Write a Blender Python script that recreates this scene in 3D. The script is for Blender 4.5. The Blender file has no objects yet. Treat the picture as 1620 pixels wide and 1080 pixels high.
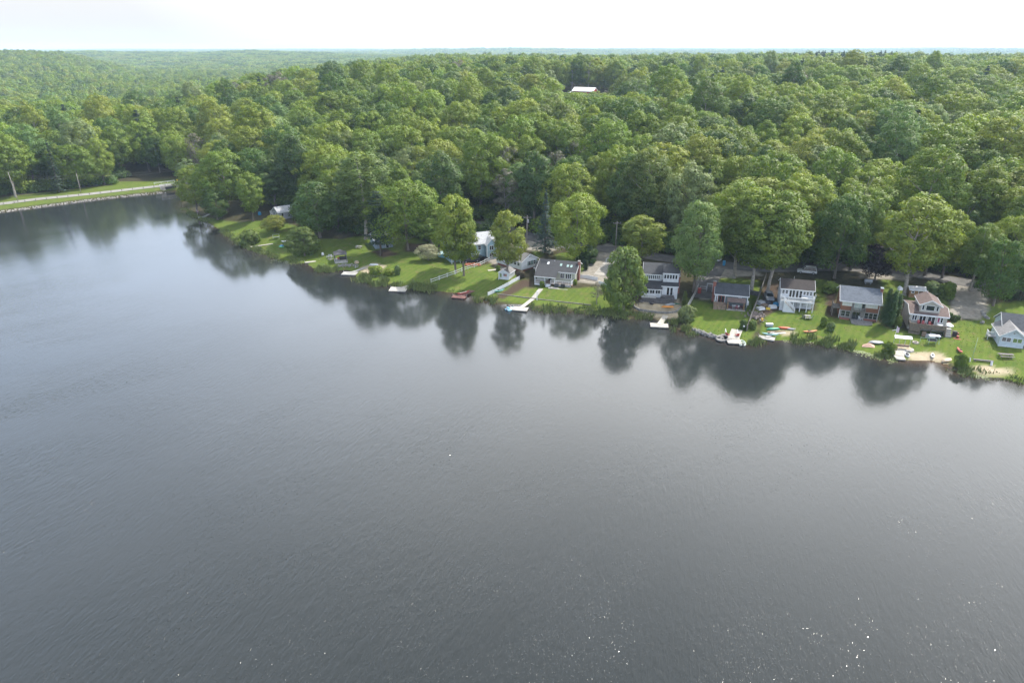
import bpy, math, random
import numpy as np
from math import radians as R, sin, cos, pi
from mathutils import Vector, Matrix
random.seed(7)
SC = bpy.context.scene
COL = SC.collection

# ---------------------------------------------------------------- camera, sky, sun, exposure
CAM_H = 60.0
PITCH = math.atan(465 / 1080)
cam_d = bpy.data.cameras.new('camera')
cam_d.sensor_width = 36.0
cam_d.lens = 24.0
cam_d.clip_start = 0.5
cam_d.clip_end = 60000
cam = bpy.data.objects.new('camera', cam_d)
COL.objects.link(cam)
cam.location = (0, 0, CAM_H)
cam.rotation_euler = (pi / 2 - PITCH, 0, 0)
SC.camera = cam

SUN_AZ, SUN_EL = R(52), R(54)          # azimuth measured clockwise from +Y
world = bpy.data.worlds.new('World')
SC.world = world
world.use_nodes = True
wn, wl = world.node_tree.nodes, world.node_tree.links
wn.clear()
w_out = wn.new('ShaderNodeOutputWorld')
w_bg = wn.new('ShaderNodeBackground')
w_sky = wn.new('ShaderNodeTexSky')
w_sky.sky_type = 'NISHITA'
w_sky.sun_disc = False
w_sky.sun_elevation = SUN_EL
w_sky.sun_rotation = SUN_AZ
w_sky.altitude = 100
w_sky.air_density = 1.0
w_sky.dust_density = 2.0
w_sky.ozone_density = 1.0
# thin high cloud veils over the blue
w_tc = wn.new('ShaderNodeTexCoord')
w_sep = wn.new('ShaderNodeSeparateXYZ')
wl.new(w_tc.outputs['Generated'], w_sep.inputs[0])
w_add = wn.new('ShaderNodeMath'); w_add.operation = 'MAXIMUM'; w_add.inputs[1].default_value = 0.0
wl.new(w_sep.outputs['Z'], w_add.inputs[0])
w_add2 = wn.new('ShaderNodeMath'); w_add2.operation = 'ADD'; w_add2.inputs[1].default_value = 0.18
wl.new(w_add.outputs[0], w_add2.inputs[0])
w_div = wn.new('ShaderNodeVectorMath'); w_div.operation = 'DIVIDE'
w_cmb = wn.new('ShaderNodeCombineXYZ')
for k in range(3):
    wl.new(w_add2.outputs[0], w_cmb.inputs[k])
wl.new(w_tc.outputs['Generated'], w_div.inputs[0])
wl.new(w_cmb.outputs[0], w_div.inputs[1])
w_n = wn.new('ShaderNodeTexNoise')
w_n.inputs['Scale'].default_value = 0.8
w_n.inputs['Detail'].default_value = 5
w_n.inputs['Roughness'].default_value = 0.55
wl.new(w_div.outputs[0], w_n.inputs['Vector'])
w_mr = wn.new('ShaderNodeMapRange')
w_mr.inputs['From Min'].default_value = 0.36
w_mr.inputs['From Max'].default_value = 0.68
w_mr.inputs['To Min'].default_value = 0.5
w_mr.inputs['To Max'].default_value = 0.88
wl.new(w_n.outputs['Fac'], w_mr.inputs['Value'])
w_mix = wn.new('ShaderNodeMix'); w_mix.data_type = 'RGBA'
# their brightness: strongest low over the horizon and towards the sun
w_el = wn.new('ShaderNodeMapRange'); w_el.interpolation_type = 'SMOOTHSTEP'
for k, v in (('From Min', .40), ('From Max', .86), ('To Min', 39.0), ('To Max', 5.5)):
    w_el.inputs[k].default_value = v
wl.new(w_sep.outputs['Z'], w_el.inputs['Value'])
w_dot = wn.new('ShaderNodeVectorMath'); w_dot.operation = 'DOT_PRODUCT'
w_dot.inputs[1].default_value = (sin(SUN_AZ) * cos(SUN_EL), cos(SUN_AZ) * cos(SUN_EL), sin(SUN_EL))
wl.new(w_tc.outputs['Generated'], w_dot.inputs[0])
w_dm = wn.new('ShaderNodeMapRange')
for k, v in (('From Min', .15), ('From Max', .9), ('To Min', .48), ('To Max', 1.45)):
    w_dm.inputs[k].default_value = v
wl.new(w_dot.outputs['Value'], w_dm.inputs['Value'])
w_v = wn.new('ShaderNodeMath'); w_v.operation = 'MULTIPLY'
w_lo = wn.new('ShaderNodeMapRange'); w_lo.interpolation_type = 'SMOOTHSTEP'      # dimmer in the thick air right at the horizon
for k, v in (('From Min', .02), ('From Max', .34), ('To Min', .335), ('To Max', 1.0)):
    w_lo.inputs[k].default_value = v
wl.new(w_sep.outputs['Z'], w_lo.inputs['Value'])
w_v0 = wn.new('ShaderNodeMath'); w_v0.operation = 'MULTIPLY'
wl.new(w_el.outputs['Result'], w_v0.inputs[0]); wl.new(w_lo.outputs['Result'], w_v0.inputs[1])
wl.new(w_v0.outputs[0], w_v.inputs[0]); wl.new(w_dm.outputs['Result'], w_v.inputs[1])
w_col = wn.new('ShaderNodeVectorMath'); w_col.operation = 'SCALE'; 
w_tn = wn.new('ShaderNodeMix'); w_tn.data_type = 'RGBA'      # bluer away from the sun
w_tn.inputs[6].default_value = (.74, .92, 1.22, 1); w_tn.inputs[7].default_value = (1.0, 1.0, 1.0, 1)
w_tf = wn.new('ShaderNodeMapRange')
for k, v in (('From Min', .15), ('From Max', .75)):
    w_tf.inputs[k].default_value = v
wl.new(w_dot.outputs['Value'], w_tf.inputs['Value'])
w_lw = wn.new('ShaderNodeMapRange'); w_lw.interpolation_type = 'SMOOTHSTEP'      # and white low down
for k, v in (('From Min', .08), ('From Max', .30), ('To Min', 1.0), ('To Max', 0.0)):
    w_lw.inputs[k].default_value = v
wl.new(w_sep.outputs['Z'], w_lw.inputs['Value'])
w_mx = wn.new('ShaderNodeMath'); w_mx.operation = 'MAXIMUM'
wl.new(w_tf.outputs['Result'], w_mx.inputs[0]); wl.new(w_lw.outputs['Result'], w_mx.inputs[1]); wl.new(w_mx.outputs[0], w_tn.inputs[0])
wl.new(w_tn.outputs[2], w_col.inputs[0])
wl.new(w_v.outputs[0], w_col.inputs['Scale'])
wl.new(w_col.outputs[0], w_mix.inputs[7])
w_hb = wn.new('ShaderNodeMapRange'); w_hb.interpolation_type = 'SMOOTHSTEP'
for k, v in (('From Min', .02), ('From Max', .40), ('To Min', .55), ('To Max', 0.0)):
    w_hb.inputs[k].default_value = v
wl.new(w_sep.outputs['Z'], w_hb.inputs['Value'])
w_fa = wn.new('ShaderNodeMath'); w_fa.operation = 'ADD'; w_fa.use_clamp = True
wl.new(w_mr.outputs['Result'], w_fa.inputs[0]); wl.new(w_hb.outputs['Result'], w_fa.inputs[1])
wl.new(w_fa.outputs[0], w_mix.inputs[0])
wl.new(w_sky.outputs['Color'], w_mix.inputs[6])
wl.new(w_mix.outputs[2], w_bg.inputs['Color'])
w_bg.inputs['Strength'].default_value = 0.1
wl.new(w_bg.outputs[0], w_out.inputs['Surface'])

sun_d = bpy.data.lights.new('sun', 'SUN')
sun_d.energy = 5.0
sun_d.angle = R(0.6)
sun_d.color = (1.0, 0.95, 0.86)
sun = bpy.data.objects.new('sun', sun_d)
COL.objects.link(sun)
sun_dir = Vector((sin(SUN_AZ) * cos(SUN_EL), cos(SUN_AZ) * cos(SUN_EL), sin(SUN_EL)))
sun.rotation_euler = sun_dir.to_track_quat('Z', 'Y').to_euler()
sun.location = (60, 60, 120)

SC.view_settings.view_transform = 'Standard'
SC.view_settings.look = 'None'
SC.view_settings.exposure = 0.5
SC.view_settings.gamma = 1.0
SC.view_settings.use_curve_mapping = False
SC.render.engine = 'CYCLES'
cy = SC.cycles
cy.use_denoising = True
cy.max_bounces = 6
cy.diffuse_bounces = 3
cy.glossy_bounces = 3
cy.transmission_bounces = 3
cy.volume_bounces = 1
cy.caustics_reflective = False
cy.caustics_refractive = False
cy.sample_clamp_indirect = 6.0

# ---------------------------------------------------------------- photograph survey: pixel of the 1620x1080 frame -> point on a level plane
CP, SP = cos(PITCH), sin(PITCH)


def ray(px, py):
    u, v = (px - 810) / 1080, (540 - py) / 1080
    return (u, CP + v * SP, -SP + v * CP)


def at(px, py, z=0.0):
    d = ray(px, py)
    t = (z - CAM_H) / d[2]
    return (d[0] * t, d[1] * t)


def proj(x, y, z):
    z = z - CAM_H
    f = y * CP - z * SP
    return 810 + 1080 * x / f, 540 - 1080 * (y * SP + z * CP) / f, f


def z_at_row(y, row):
    v = (540 - row) / 1080
    return CAM_H + y * (v * CP - SP) / (CP + v * SP)


# ---------------------------------------------------------------- object helpers
def tag(o, label=None, cat=None, group=None, kind=None):
    if label: o['label'] = label
    if cat: o['category'] = cat
    if group: o['group'] = group
    if kind: o['kind'] = kind
    return o


def thing(name, label, cat, loc=(0, 0, 0), rz=0.0, group=None):
    o = bpy.data.objects.new(name, None)
    o.empty_display_size = 0.3
    COL.objects.link(o)
    o.location = loc
    o.rotation_euler = (0, 0, rz)
    return tag(o, label, cat, group)


def copy_tree(o, parent=None):
    c = o.copy()
    COL.objects.link(c)
    if parent is not None:
        c.parent = parent
    for ch in list(o.children):
        copy_tree(ch, c)
    return c


class MB:
    """collects primitives, links them as one mesh object"""
    def __init__(s):
        s.v, s.f = [], []

    def add(s, vs, fs):
        n = len(s.v)
        s.v += [tuple(p) for p in vs]
        s.f += [tuple(i + n for i in f) for f in fs]
        return s

    def box(s, x0, x1, y0, y1, z0, z1, top=None):
        """axis box; top=(dx,dy) insets the top face"""
        a, b = top if top else (0, 0)
        return s.add([(x0, y0, z0), (x1, y0, z0), (x1, y1, z0), (x0, y1, z0),
                      (x0 + a, y0 + b, z1), (x1 - a, y0 + b, z1), (x1 - a, y1 - b, z1), (x0 + a, y1 - b, z1)],
                     [(0, 3, 2, 1), (4, 5, 6, 7), (0, 1, 5, 4), (1, 2, 6, 5), (2, 3, 7, 6), (3, 0, 4, 7)])

    def cbox(s, cx, cy_, cz, sx, sy, sz, rz=0.0):
        m = []
        for (a, b, c) in ((-1, -1, -1), (1, -1, -1), (1, 1, -1), (-1, 1, -1), (-1, -1, 1), (1, -1, 1), (1, 1, 1), (-1, 1, 1)):
            x, y, z = a * sx / 2, b * sy / 2, c * sz / 2
            m.append((cx + x * cos(rz) - y * sin(rz), cy_ + x * sin(rz) + y * cos(rz), cz + z))
        return s.add(m, [(0, 3, 2, 1), (4, 5, 6, 7), (0, 1, 5, 4), (1, 2, 6, 5), (2, 3, 7, 6), (3, 0, 4, 7)])

    def bar(s, p, q, w, h=None):
        """square bar from p to q"""
        h = h or w
        p, q = Vector(p), Vector(q)
        d = (q - p).normalized()
        up = Vector((0, 0, 1)) if abs(d.z) < .95 else Vector((0, 1, 0))
        a = d.cross(up).normalized() * (w / 2)
        b = a.cross(d).normalized() * (h / 2)
        vs = [p - a - b, p + a - b, p + a + b, p - a + b, q - a - b, q + a - b, q + a + b, q - a + b]
        return s.add(vs, [(0, 3, 2, 1), (4, 5, 6, 7), (0, 1, 5, 4), (1, 2, 6, 5), (2, 3, 7, 6), (3, 0, 4, 7)])

    def tube(s, pts, rads, n=7, cap=True):
        pts = [Vector(p) for p in pts]
        if not hasattr(rads, '__len__'):
            rads = [rads] * len(pts)
        rings = []
        for i, p in enumerate(pts):
            d = (pts[min(i + 1, len(pts) - 1)] - pts[max(i - 1, 0)])
            if d.length < 1e-6: d = Vector((0, 0, 1))
            d.normalize()
            ref = Vector((1, 0, 0)) if abs(d.x) < .8 else Vector((0, 1, 0))
            a = d.cross(ref).normalized()
            b = d.cross(a)
            rings.append([p + (a * cos(2 * pi * k / n) + b * sin(2 * pi * k / n)) * rads[i] for k in range(n)])
        fs = []
        for i in range(len(pts) - 1):
            for k in range(n):
                fs.append((i * n + k, i * n + (k + 1) % n, (i + 1) * n + (k + 1) % n, (i + 1) * n + k))
        vs = [p for r_ in rings for p in r_]
        if cap:
            fs.append(tuple(range(n - 1, -1, -1)))
            fs.append(tuple((len(pts) - 1) * n + k for k in range(n)))
        return s.add(vs, fs)

    def ext(s, poly, lo, hi, axis='z'):
        """extrude a polygon: axis z -> poly (x,y); axis y -> poly (x,z); axis x -> poly (y,z)"""
        n = len(poly)
        def P(a, b, t):
            return (a, b, t) if axis == 'z' else ((a, t, b) if axis == 'y' else (t, a, b))
        vs = [P(a, b, lo) for a, b in poly] + [P(a, b, hi) for a, b in poly]
        fs = [tuple(range(n - 1, -1, -1)), tuple(range(n, 2 * n))]
        fs += [(k, (k + 1) % n, n + (k + 1) % n, n + k) for k in range(n)]
        return s.add(vs, fs)

    def lathe(s, prof, n=12, c=(0, 0, 0)):
        vs = [(c[0] + r_ * cos(2 * pi * k / n), c[1] + r_ * sin(2 * pi * k / n), c[2] + z) for r_, z in prof for k in range(n)]
        fs = [(i * n + k, i * n + (k + 1) % n, (i + 1) * n + (k + 1) % n, (i + 1) * n + k) for i in range(len(prof) - 1) for k in range(n)]
        fs += [tuple(range(n - 1, -1, -1)), tuple((len(prof) - 1) * n + k for k in range(n))]
        return s.add(vs, fs)

    def mesh(s, name, m, smooth=False):
        me = bpy.data.meshes.new(name)
        me.from_pydata(s.v, [], s.f)
        me.materials.append(m)
        import bmesh
        bm = bmesh.new(); bm.from_mesh(me)
        bmesh.ops.recalc_face_normals(bm, faces=bm.faces)
        bm.to_mesh(me); bm.free()
        if smooth:
            me.polygons.foreach_set('use_smooth', [True] * len(me.polygons))
        return me

    def build(s, name, m, parent=None, loc=(0, 0, 0), rz=0.0, smooth=False):
        o = bpy.data.objects.new(name, s.mesh(name, m, smooth))
        COL.objects.link(o)
        o.parent = parent
        o.location = loc
        o.rotation_euler = (0, 0, rz)
        return o


def np_mesh(name, V, F, m, smooth=False):
    """numpy verts (n,3) and faces (m,k) -> mesh"""
    me = bpy.data.meshes.new(name)
    V = np.asarray(V, dtype=np.float32); F = np.asarray(F, dtype=np.int32)
    k = F.shape[1]
    me.vertices.add(len(V)); me.vertices.foreach_set('co', V.ravel())
    me.loops.add(F.size); me.loops.foreach_set('vertex_index', F.ravel())
    me.polygons.add(len(F)); me.polygons.foreach_set('loop_start', np.arange(0, F.size, k, dtype=np.int32))
    if smooth:
        me.polygons.foreach_set('use_smooth', np.ones(len(F), dtype=bool))
    me.update(calc_edges=True); me.validate()
    if m: me.materials.append(m)
    return me


def link(name, me, parent=None):
    o = bpy.data.objects.new(name, me)
    COL.objects.link(o)
    o.parent = parent
    return o


# ---------------------------------------------------------------- materials
def new_mat(name):
    m = bpy.data.materials.new(name)
    m.use_nodes = True
    nt = m.node_tree
    return m, nt.nodes, nt.links, nt.nodes['Principled BSDF']


def noise_node(n, l, scale, detail=4, rough=.55, coord='Object', stretch=None):
    tc = n.new('ShaderNodeTexCoord')
    t = n.new('ShaderNodeTexNoise')
    t.inputs['Scale'].default_value = scale
    t.inputs['Detail'].default_value = detail
    t.inputs['Roughness'].default_value = rough
    if stretch:
        mp = n.new('ShaderNodeMapping'); mp.inputs['Scale'].default_value = stretch
        l.new(tc.outputs[coord], mp.inputs[0]); l.new(mp.outputs[0], t.inputs['Vector'])
    else:
        l.new(tc.outputs[coord], t.inputs['Vector'])
    return t


def mixc(n, l, fac, a, b):
    x = n.new('ShaderNodeMix'); x.data_type = 'RGBA'
    for sock, val in ((0, fac), (6, a), (7, b)):
        if isinstance(val, (int, float)): x.inputs[sock].default_value = val
        elif isinstance(val, tuple): x.inputs[sock].default_value = (*val[:3], 1)
        else: l.new(val, x.inputs[sock])
    return x.outputs[2]


def ramp(n, l, src, lo, hi, a=0.0, b=1.0):
    x = n.new('ShaderNodeMapRange')
    for s_, v in (('From Min', lo), ('From Max', hi), ('To Min', a), ('To Max', b)):
        x.inputs[s_].default_value = v
    l.new(src, x.inputs['Value'])
    return x.outputs['Result']


MATS = {}


def M(name, col, rough=.7, var=.18, scale=1.5, bump=0.0, bscale=8.0, metal=0.0, spec=.5, stretch=None, col2=None, coord='Object'):
    """plain weathered material: base colour with a slow and a fine variation"""
    if name in MATS: return MATS[name]
    m, n, l, b = new_mat(name)
    t = noise_node(n, l, scale, 5, .6, coord, stretch)
    c2 = col2 or tuple(max(0, c * (1 - 2.2 * var)) for c in col)
    c1 = tuple(min(1, c * (1 + var)) for c in col)
    l.new(mixc(n, l, ramp(n, l, t.outputs['Fac'], .3, .7), c2, c1), b.inputs['Base Color'])
    b.inputs['Roughness'].default_value = rough
    b.inputs['Metallic'].default_value = metal
    b.inputs['Specular IOR Level'].default_value = spec
    if bump:
        t2 = noise_node(n, l, bscale, 3, .6, coord, stretch)
        bn = n.new('ShaderNodeBump'); bn.inputs['Strength'].default_value = bump; bn.inputs['Distance'].default_value = .05
        l.new(t2.outputs['Fac'], bn.inputs['Height']); l.new(bn.outputs[0], b.inputs['Normal'])
    MATS[name] = m
    return m


def siding(name, col, pitch=.14, var=.08, vertical=False, rough=.6):
    """lapped boards: each course casts a fine line through bump, boards vary a little"""
    if name in MATS: return MATS[name]
    m, n, l, b = new_mat(name)
    tc = n.new('ShaderNodeTexCoord')
    w = n.new('ShaderNodeTexWave')
    w.wave_type = 'BANDS'; w.wave_profile = 'SAW'
    w.bands_direction = 'X' if vertical else 'Z'
    w.inputs['Scale'].default_value = 1.0 / pitch / 2 / pi * 2 * pi / 6.2832 * 3.1416 / 10 * 10 / 3.1416
    w.inputs['Scale'].default_value = .314 / pitch
    l.new(tc.outputs['Object'], w.inputs['Vector'])
    t = noise_node(n, l, 1.2, 4, .6)
    l.new(mixc(n, l, ramp(n, l, t.outputs['Fac'], .3, .7), tuple(c * (1 - 2 * var) for c in col), tuple(min(1, c * (1 + var)) for c in col)), b.inputs['Base Color'])
    bn = n.new('ShaderNodeBump'); bn.inputs['Strength'].default_value = .5; bn.inputs['Distance'].default_value = .03
    l.new(w.outputs['Fac'], bn.inputs['Height']); l.new(bn.outputs[0], b.inputs['Normal'])
    b.inputs['Roughness'].default_value = rough
    MATS[name] = m
    return m


def shingle(name, col, var=.25):
    """asphalt shingles: brick pattern tabs of uneven grey, with weather streaks"""
    if name in MATS: return MATS[name]
    m, n, l, b = new_mat(name)
    tc = n.new('ShaderNodeTexCoord')
    br = n.new('ShaderNodeTexBrick')
    br.inputs['Scale'].default_value = 1.0
    br.inputs['Brick Width'].default_value = .33
    br.inputs['Row Height'].default_value = .16
    br.inputs['Mortar Size'].default_value = .008
    br.inputs['Color1'].default_value = (*[c * (1 - var) for c in col], 1)
    br.inputs['Color2'].default_value = (*[min(1, c * (1 + var)) for c in col], 1)
    br.inputs['Mortar'].default_value = (*[c * .45 for c in col], 1)
    mp = n.new('ShaderNodeMapping')
    l.new(tc.outputs['Object'], mp.inputs[0]); l.new(mp.outputs[0], br.inputs['Vector'])
    t = noise_node(n, l, .7, 5, .65)
    st = ramp(n, l, t.outputs['Fac'], .35, .7, .0, .45)
    l.new(mixc(n, l, st, br.outputs['Color'], tuple(min(1, c * 1.35 + .01) for c in col)), b.inputs['Base Color'])
    b.inputs['Roughness'].default_value = .85
    b.inputs['Specular IOR Level'].default_value = .3
    MATS[name] = m
    return m

# ---------------------------------------------------------------- the lie of the land
SHORE_PX = [(0, 336), (70, 327), (130, 319), (200, 311), (262, 305), (283, 304), (291, 316), (288, 330), (306, 342), (330, 352), (352, 366),
            (378, 385), (405, 396), (440, 410), (472, 415), (486, 416), (500, 426), (515, 430), (534, 428), (548, 426.5), (563, 430), (563, 438), (585, 445), (608, 450.5), (625, 451), (646, 455), (690, 460), (715, 462), (745, 464), (754, 474), (782, 479),
            (800, 481), (830, 481), (860, 491), (905, 492), (950, 494), (1000, 503), (1030, 503), (1060, 509), (1082, 527), (1105, 525), (1130, 534),
            (1155, 540), (1180, 545), (1215, 538), (1250, 538), (1290, 541), (1330, 547), (1370, 556), (1400, 566), (1440, 569), (1470, 569), (1500, 576),
            (1515, 586), (1550, 594), (1585, 597), (1620, 606)]
SHORE = [(-620, -70), (-420, 92), (-300, 190)] + [at(a, b, 0) for a, b in SHORE_PX] + [(135, 108), (210, 70), (280, 0), (340, -320)]
LAKE_POLY = SHORE + [(340, -340), (-620, -340)]


def seg_dist(X, Y, pts):
    d = np.full(X.shape, 1e9)
    for (x0, y0), (x1, y1) in zip(pts[:-1], pts[1:]):
        dx, dy = x1 - x0, y1 - y0
        L = dx * dx + dy * dy + 1e-9
        t = np.clip(((X - x0) * dx + (Y - y0) * dy) / L, 0, 1)
        d = np.minimum(d, np.hypot(X - x0 - t * dx, Y - y0 - t * dy))
    return d


def inside(X, Y, poly):
    r = np.zeros(X.shape, dtype=bool)
    n = len(poly)
    for i in range(n):
        x0, y0 = poly[i]; x1, y1 = poly[(i + 1) % n]
        if y0 == y1: continue
        c = (y0 > Y) != (y1 > Y)
        r ^= c & (X < (x1 - x0) * (Y - y0) / (y1 - y0) + x0)
    return r


def sm(t):
    t = np.clip(t, 0, 1)
    return t * t * (3 - 2 * t)


def vnoise(X, Y, seed=0):
    """smooth value noise"""
    xi, yi = np.floor(X).astype(np.int64), np.floor(Y).astype(np.int64)
    fx, fy = sm(X - xi), sm(Y - yi)
    def h(a, b):
        v = (a * 374761393 + b * 668265263 + seed * 1442695041) & 0x7fffffff
        v = ((v ^ (v >> 13)) * 1274126177) & 0x7fffffff
        return ((v ^ (v >> 16)) & 0xffff) / 65535.0
    return (h(xi, yi) * (1 - fx) + h(xi + 1, yi) * fx) * (1 - fy) + (h(xi, yi + 1) * (1 - fx) + h(xi + 1, yi + 1) * fx) * fy


# ground heights: columns are bearings (pixel column on the skyline), rows are distances ahead
T_PX = [-500, 0, 90, 150, 220, 300, 400, 500, 600, 700, 850, 1100, 1350, 1620, 2100]
T_Y = [200, 235, 300, 380, 450, 560, 700, 900, 1200, 1700, 2400, 3300, 4500, 6500, 9000, 13000, 20000]
T_Z = np.array([
    #200 235 300 380 450 560 700 900 1200 1700 2400 3300 4500 6500 9000 13000 20000
    [2.5, 2.5, 3.0, 3.0, 1, -4, -10, -6, 12, 36, 30, 20, 2, 0, 6, 0, -15],
    [2.5, 2.5, 3.0, 3.0, 1, -4, -10, -8, 8, 34, 24, 12, 2, 0, 6, 0, -15],
    [2.5, 2.5, 3.0, 3.5, 1, -4, -10, -9, 6, 28, 18, 28, 2, 0, 8, 0, -15],
    [2.5, 2.5, 3.0, 4.0, 1, -4, -10, -10, -2, 11, 2, 34, 2, 0, 10, 2, -15],
    [2.5, 2.5, 3.0, 5.0, 4, -4, -10, -10, -8, -10, -4, 26, 4, -2, 10, 2, -15],
    [2.5, 2.5, 3.0, 6.0, 8, 4, -6, -8, -8, -10.0, 1.0, 21, 10, -2, 8, 4, -12],
    [3.0, 3.5, 5.0, 9.0, 13, 17, 8, -6, -8, -10.0, 3.0, 32, 14, -4, 8, 6, -10],
    [3.3, 4.5, 7.0, 12, 17, 21, 20, 2, -4, 0, 8, 24, 16, 0, 6, 8, -10],
    [3.5, 5.5, 9.0, 14, 18, 22, 25, 22, 20, 8, 5, 16, 8, 10, 10, 6, -10],
    [3.5, 6.0, 11, 15, 19, 23, 27, 28, 27, 17, 5, 8, 2, 28, 16, 4, -10],
    [3.6, 6.5, 12.5, 16, 19, 24, 27, 28, 27, 14, 5, 5, 2, 38, 18, 6, -12],
    [4.0, 8.0, 13, 16.5, 19, 24, 27, 29, 29, 14, 5, 5, 4, 16, 22, 8, -12],
    [4.5, 8.5, 13, 16.5, 19, 24, 27, 30, 29, 14, 5, 5, 0, 8, 26, 12, -12],
    [5.0, 9.0, 13, 16.5, 19, 24, 27, 29, 28, 14, 5, 5, 0, 18, 22, 10, -12],
    [5.0, 9.0, 13, 16.5, 19, 24, 27, 29, 28, 14, 5, 5, 0, 18, 22, 10, -12]], dtype=float)
T_Q = (np.array(T_PX) - 810) / 1175.0
T_L = np.log(np.array(T_Y, dtype=float))


def table(X, Y):
    q = np.clip(X / np.maximum(Y, 60), T_Q[0], T_Q[-1] - 1e-6)
    l = np.clip(np.log(np.maximum(Y, 60)), T_L[0], T_L[-1] - 1e-6)
    i = np.clip(np.searchsorted(T_Q, q, side='right') - 1, 0, len(T_Q) - 2)
    j = np.clip(np.searchsorted(T_L, l, side='right') - 1, 0, len(T_L) - 2)
    a = (q - T_Q[i]) / (T_Q[i + 1] - T_Q[i])
    a = .5 * a + .5 * sm(a)
    b = (l - T_L[j]) / (T_L[j + 1] - T_L[j])
    return (T_Z[i, j] * (1 - a) + T_Z[i + 1, j] * a) * (1 - b) + (T_Z[i, j + 1] * (1 - a) + T_Z[i + 1, j + 1] * a) * b


def ground(X, Y):
    """height of the land (numpy) and the distance inland"""
    X = np.asarray(X, dtype=float); Y = np.asarray(Y, dtype=float)
    d = seg_dist(X, Y, SHORE)
    s = np.where(inside(X, Y, LAKE_POLY), -d, d)
    near = np.where(s < 0, np.maximum(-1.4, .18 * s), .22 + 1.7 * sm((s + 1.0) / 16) + 1.2 * sm((s - 14) / 34))
    left = sm((-130 - X) / 15)                                    # the causeway is a steep bank with a level crown
    near = near * (1 - left) + left * np.where(s < 0, near, .2 + .95 * sm(s / 5.0))
    far = table(X, Y)
    amp = np.clip((Y - 250) / 1500, 0, 1)
    far = far + amp * (vnoise(X / 150, Y / 150, 3) - .5) * 9 + np.clip((Y - 2500) / 4000, 0, 1) * ((vnoise(X / 700, Y / 700, 5) - .5) * 14 + (vnoise(X / 2600, Y / 2600, 6) - .5) * 26)
    w = sm((s - 38) / 55)
    return near * (1 - w) + far * w, s


def gz(x, y):
    return float(ground(np.array([x]), np.array([y]))[0][0])


def hit(px, py, dz=0.0):
    """point of the land seen at a pixel"""
    d = ray(px, py)
    z = 2.0
    for _ in range(14):
        t = (z - CAM_H) / d[2]
        z = .5 * z + .5 * (gz(d[0] * t, d[1] * t) + dz)
    t = (z - CAM_H) / d[2]
    x, y = d[0] * t, d[1] * t
    return Vector((x, y, gz(x, y)))


def pxpoly(pts):
    return [tuple(hit(a, b)[:2]) for a, b in pts]


# masks on the land
LAWN = [pxpoly(p) for p in (
    [(318, 342), (345, 347), (380, 352), (430, 348), (470, 358), (500, 378), (540, 378), (575, 372), (640, 370), (690, 388), (712, 410), (760, 420), (790, 412), (812, 432),
     (845, 452), (905, 456), (985, 452), (1000, 496), (950, 492), (860, 484), (800, 477), (740, 468), (690, 462), (640, 458), (560, 440), (500, 428), (440, 408), (378, 384)],
    [(176, 300), (180, 284), (258, 275), (300, 283), (292, 295)],
    [(880, 402), (925, 395), (930, 440), (880, 440)], [(850, 385), (872, 390), (850, 412), (842, 400)],
    [(1085, 470), (1130, 480), (1205, 470), (1195, 520), (1185, 548), (1100, 528), (1080, 500)],
    [(1120, 448), (1150, 436), (1200, 445), (1205, 475), (1120, 475)],
    [(1205, 500), (1230, 492), (1320, 490), (1320, 500), (1400, 515), (1440, 525), (1500, 520), (1500, 508), (1545, 506), (1545, 485), (1660, 470), (1700, 640), (1540, 592), (1500, 572), (1400, 566), (1280, 540), (1205, 540)],
    [(1290, 440), (1330, 450), (1322, 500), (1290, 495)], [(1395, 440), (1440, 450), (1500, 470), (1505, 490), (1420, 500), (1395, 480)])]
SANDY = [pxpoly(p) for p in (
    [(1440, 561), (1465, 556), (1490, 558), (1503, 570), (1498, 578), (1440, 570)],
    [(1535, 582), (1560, 578), (1600, 584), (1600, 592), (1555, 592)],
    [(1004, 486), (1020, 474), (1072, 474), (1078, 490), (1068, 493), (1015, 493)],
    [(570, 424), (590, 416), (612, 420), (600, 432), (572, 432)], [(1230, 524), (1255, 522), (1262, 528), (1240, 531)],
    [(1000, 496), (1080, 493), (1076, 505), (1030, 502)])]
GRAVEL = [pxpoly(p) for p in (
    [(955, 385), (985, 388), (1000, 398), (975, 420), (962, 452), (912, 446), (925, 425), (945, 405)],
    [(1508, 446), (1562, 452), (1562, 490), (1552, 505), (1512, 503), (1500, 495)],
    [(808, 372), (860, 378), (900, 385), (870, 400), (838, 396), (800, 390)],
    [(1098, 420), (1200, 425), (1205, 436), (1140, 440), (1125, 474), (1108, 474)],
    [(760, 398), (800, 402), (832, 418), (800, 432), (770, 412)], [(1355, 420), (1440, 425), (1440, 444), (1360, 440)])]
MULCH = [pxpoly(p) for p in (
    [(785, 470), (826, 442), (842, 444), (846, 456), (830, 455), (796, 473)], [(775, 405), (800, 410), (792, 428), (776, 420)],
    [(1207, 452), (1232, 448), (1230, 488), (1208, 505)], [(1308, 452), (1326, 456), (1324, 505), (1306, 500)],
    [(585, 398), (610, 394), (635, 402), (605, 408)],
    [(1414, 470), (1436, 470), (1432, 505), (1416, 505)], [(640, 385), (700, 385), (690, 400), (640, 398)])]

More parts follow.
